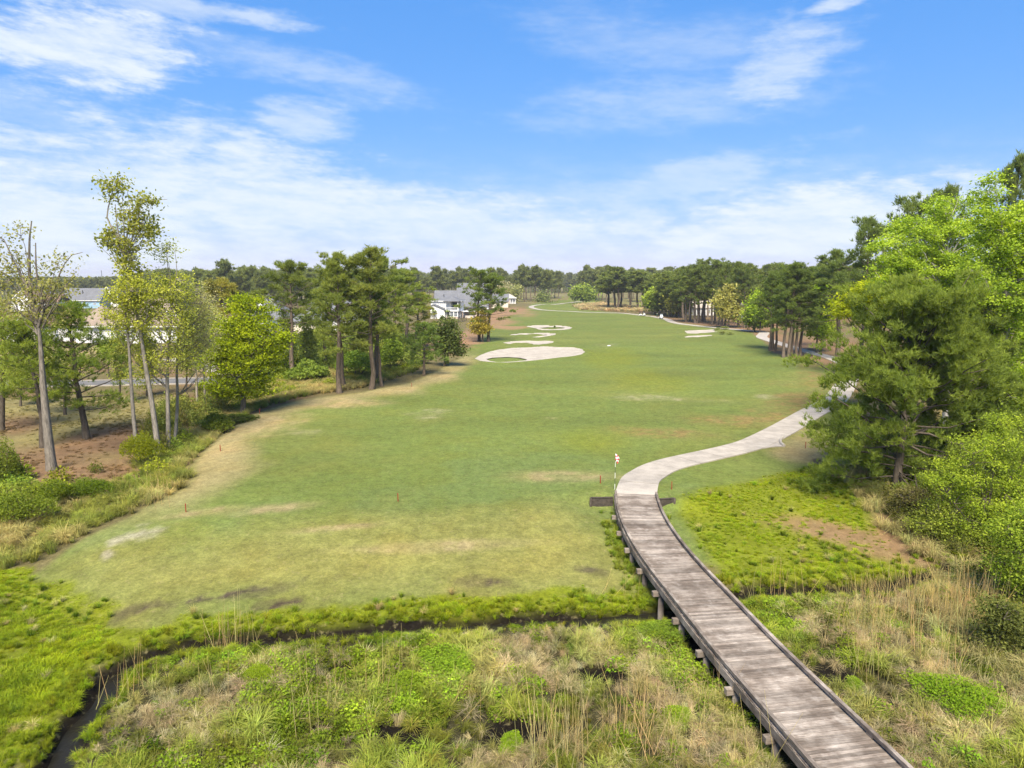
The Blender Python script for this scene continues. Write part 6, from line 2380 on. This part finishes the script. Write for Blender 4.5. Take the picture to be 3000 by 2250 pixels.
def build_person(loc, rz, label):
    """standing golfer: one continuous body skinned over a skeleton"""
    r = thing('person', label, 'person', loc, rz)
    pts = {'pel': (0, 0, .95, .135, .10), 'waist': (0, 0, 1.10, .13, .095), 'chest': (0, .0, 1.32, .165, .11), 'neckb': (0, 0, 1.47, .085, .075), 'neck': (0, -.01, 1.53, .055, .055), 'head': (0, -.02, 1.66, .085, .10), 'crown': (0, -.01, 1.745, .07, .085)}
    for s, n in ((-1, 'l'), (1, 'r')):
        pts.update({n + 'hip': (s * .10, 0, .88, .10, .10), n + 'knee': (s * .12, -.03, .49, .066, .066), n + 'ank': (s * .13, .02, .09, .042, .045), n + 'toe': (s * .15, -.14, .04, .04, .035),
                    n + 'sho': (s * .19, 0, 1.42, .066, .066), n + 'elb': (s * .25, .03, 1.13, .046, .046), n + 'wri': (s * .24, -.10, .90, .030, .030)})
        for f in range(5):
            a = (-.034 + f * .017)
            if f < 4:
                pts[f'{n}f{f}'] = (s * .24 + a * .6, -.14 + .01 * f, .815 - (.012 if f in (1, 2) else 0), .009, .009)
            else:
                pts[f'{n}f4'] = (s * .20, -.15, .85, .010, .010)
    keys = list(pts)
    E = [('pel', 'waist'), ('waist', 'chest'), ('chest', 'neckb'), ('neckb', 'neck'), ('neck', 'head'), ('head', 'crown')]
    for n in 'lr':
        E += [('pel', n + 'hip'), (n + 'hip', n + 'knee'), (n + 'knee', n + 'ank'), (n + 'ank', n + 'toe'), ('chest', n + 'sho'), (n + 'sho', n + 'elb'), (n + 'elb', n + 'wri')]
        E += [(n + 'wri', f'{n}f{f}') for f in range(5)]
    me = bpy.data.meshes.new('body')
    me.from_pydata([pts[k][:3] for k in keys], [(keys.index(a), keys.index(b)) for a, b in E], [])
    m, k = mat_new('golfer_skin_and_clothes')
    z = k.node('ShaderNodeSeparateXYZ', {0: k.node('ShaderNodeTexCoord').outputs['Object']}).outputs[2]
    c = k.mix(k.math('GREATER_THAN', z, .95), (.025, .03, .035), (.012, .055, .035))
    c = k.mix(k.math('GREATER_THAN', z, 1.49), c, (.45, .27, .19))
    c = k.mix(k.math('LESS_THAN', z, .1), c, (.5, .5, .5))
    principled(k, c, .8, None, .2)
    me.materials.append(m)
    o = link('body', me, r)
    o.modifiers.new('skin', 'SKIN')
    o.modifiers.new('sub', 'SUBSURF').render_levels = 1
    if not me.skin_vertices:
        bpy.context.view_layer.objects.active = o
    for i, kk in enumerate(keys):
        sv = me.skin_vertices[0].data[i]
        sv.radius = pts[kk][3:]
        sv.use_root = kk == 'pel'
    hair = MB()
    hair.tube([(0, .0, 1.66), (0, .005, 1.72), (0, 0, 1.775), (0, 0, 1.79)], [.098, .103, .075, .02], 12).build('cap', PAINT_W, r, True)
    MB().box((0, -.11, 1.715), (.15, .13, .015)).build('cap_peak', PAINT_W, r)
    return r


def build_golf():
    c1, c2 = G(1937, 934), G(1882, 926)
    build_cart(c1 + Vector((0, 0, .1)), -.1, 'white golf cart facing the camera on the path', PAINT_B, DARKM, PAINT_B)
    build_cart(c2 + Vector((0, 0, .1)), 1.15, 'farther golf cart with a reddish bag, side on', PAINT_B, DARKM, M_RED)
    p = G(1924.5, 932)
    build_person(p + Vector((0, 0, .1)), .3, 'golfer in dark green clothes and pale cap standing beside a cart')
    # small white yardage plate in the fairway
    l = G(1784, 1013)
    r = thing('yardage_plate', 'small white marker plate lying in the middle of the fairway', 'marker', l)
    MB().tube([(0, 0, -.02), (0, 0, .06)], [.42, .40], 16).build('plate', TRIM, r)
    MB().tube([(0, 0, .06), (0, 0, .16)], [.12, .08], 12).build('knob', TRIM, r)


def build_bushes():
    kinds = [bush_mesh(900 + i, l, 2400, .17, .4) for i, l in enumerate((
        [(0, 0, .7, 1.0, .9, .8), (.7, .1, .5, .8, .7, .6), (-.6, .2, .6, .8, .8, .7)], [(0, 0, .9, .8, .8, 1.0), (.4, -.2, .6, .7, .7, .7)],
        [(0, 0, .5, 1.2, 1.0, .6), (.8, 0, .4, .8, .7, .5), (-.9, .1, .45, .9, .8, .5), (.1, .2, .9, .6, .6, .5)]))]
    fine = [bush_mesh(920 + i, l, 5200, .085, .4, shell=.35) for i, l in enumerate(([(0, 0, .7, 1.0, .9, .8), (.7, .1, .5, .8, .7, .6), (-.6, .2, .6, .8, .8, .7), (0, -.7, .5, .6, .5, .6)], [(0, 0, .9, .8, .8, 1.0), (.5, -.3, .6, .7, .7, .7), (-.6, .1, .5, .6, .7, .6)]))]
    rows = [(60, 1530, 95, 90, (.125, .160, .020), 'big green bush at the left frame edge below the grey forked tree'), (160, 1475, 70, 55, (.115, .155, .016), 'rounded green bush at the foot of the grey forked tree'),
            (262, 1462, 70, 60, (.085, .125, .012), 'dark green bush right of the grey forked tree foot'), (15, 1420, 70, 100, (.135, .165, .026), 'tall pale green bush at the very left edge'),
            (418, 1365, 55, 95, (.150, .170, .010), 'lime yellow bush at the foot of the tallest left tree'), (640, 1265, 55, 60, (.110, .135, .016), 'olive bush left of the bright oak trunk'),
            (660, 1245, 85, 28, (.070, .095, .022), 'low dark bush spreading at the bright oak foot'), (1308, 1073, 12, 22, (.060, .075, .020), 'small dark bush beside the round dark tree trunk'),
            (905, 1120, 60, 70, (.100, .135, .022), 'green thicket bush between dark pine and pine pair'), (1045, 1105, 60, 75, (.095, .140, .020), 'bright thicket bush between pine pair and tallest pine'),
            (1150, 1085, 55, 70, (.110, .150, .020), 'green bush right of the slender pine'), (1210, 1065, 50, 45, (.105, .130, .026), 'greyish green bush behind the small young pine'),
            (875, 1060, 40, 60, (.070, .095, .028), 'dark evergreen bush behind the thicket'), (1625, 961, 5, 5, (.070, .100, .020), 'tiny bush on the ring bunker island'),
            (2100, 968, 13, 9, (.125, .140, .050), 'wispy grass clump at the end of the right far bunker'), (2124, 965, 14, 9, (.125, .140, .050), 'wispy grass clump touching the path beyond the right bunkers'),
            (2116, 980, 13, 8, (.125, .140, .050), 'wispy grass clump between the two right bunkers'), (2138, 981, 11, 8, (.120, .140, .050), 'rightmost wispy grass clump by the right bunkers'),
            (2560, 1455, 45, 45, (.085, .095, .030), 'brownish green bush at the left foot of the broad pine'), (2500, 2030, 40, 40, (.125, .175, .018), 'bright leafy bush close to the right bridge kerb'),
            (1300, 1960, 110, 60, (.110, .165, .014), 'largest bright green bush in the middle of the marsh'), (1190, 2030, 80, 50, (.120, .165, .014), 'bright bush at the left front of the largest marsh bush'),
            (2800, 2075, 120, 85, (.105, .160, .012), 'dense green bush right of the tall reeds'), (1980, 2120, 70, 40, (.125, .175, .014), 'light green bush left of the bridge in the marsh'),
            (760, 2000, 45, 60, (.140, .185, .014), 'small yellow-green bush left in the marsh'), (1500, 2200, 60, 45, (.120, .175, .012), 'bright green bush at the bottom middle of the marsh'),
            (1950, 1870, 80, 45, (.105, .150, .018), 'low green bush beside the bridge piles')]
    for i, (u, v, hw, hp, c, lab) in enumerate(rows):
        l = G(u, v)
        k = fine[i % 2] if l.y < 60 else kinds[i % 3]
        w, h = px_m(hw, l), px_m(hp, l)
        t = thing('bush', lab, 'bush', l, i * 1.7)
        t.scale = (w / 1.25, w / 1.25, h / 1.35)
        a = link('stem', k[0], t)
        a.color = (*DARK_BARK, 1)
        b = link('foliage', k[1], t)
        b.color = (*[x * (1.3 if u < 700 else 1.9) for x in c], 1)


def build_palms():
    rng = np.random.default_rng(5)
    for (u, vb, h, lab) in ((1294, 933, 3.4, 'small palm left of the sunroom'), (1311, 934, 3.0, 'small palm in front of the sunroom windows'), (1271, 934, 3.0, 'small palm at the left corner of the white house')):
        l = G(u, vb)
        tr = tubes_mesh('trunk', [(np.array([(0, 0, -.2), (.05, 0, h * .5), (0, 0, h)]), np.array([.22, .17, .15]))], 8)
        V, Q = [], []
        for i in range(16):
            a = i * 2.4
            e = rng.uniform(-.1, .9)
            ln = rng.uniform(1.0, 1.4)
            d = np.array([math.cos(a), math.sin(a), 0])
            s = np.array([-d[1], d[0], 0]) * .28
            p0, p1, p2 = np.array([0, 0, h]), np.array([0, 0, h]) + d * ln * .55 + np.array([0, 0, e * .7]), np.array([0, 0, h]) + d * ln + np.array([0, 0, e * .6 - .45])
            n = len(V)
            V += [p0 - s * .2, p0 + s * .2, p1 + s, p1 - s, p2 + s * .3, p2 - s * .3]
            Q += [(n, n + 1, n + 2, n + 3), (n + 3, n + 2, n + 4, n + 5)]
        cr = np_mesh('fronds', np.array(V), Q, None, M_LEAF, tint=np.full(len(V), .5))
        plant_tree('palm_tree', lab, 'palm tree', (tr, cr), l, 0, 1, (.09, .115, .035), PALE_BARK, 'palms by the white house', 'fronds')


build_fence()
build_mast()
build_stakes()
build_flag()
build_golf()
build_bushes()
build_palms()


# ------------------------------------------------------------------ air
def build_haze():
    m, k = mat_new('haze')
    v = k.node('ShaderNodeVolumePrincipled', {'Color': (.9, .92, .93, 1), 'Density': HAZE, 'Anisotropy': 0.2})
    out = k.node('ShaderNodeOutputMaterial')
    k.l.new(v.outputs[0], out.inputs['Volume'])
    o = MB().box((0, 0, 26), (10800, 10800, 64)).build('haze', m)
    o['kind'] = 'stuff'
    o['label'] = 'thin pale haze over the course'


HAZE = 0.00017
build_haze()
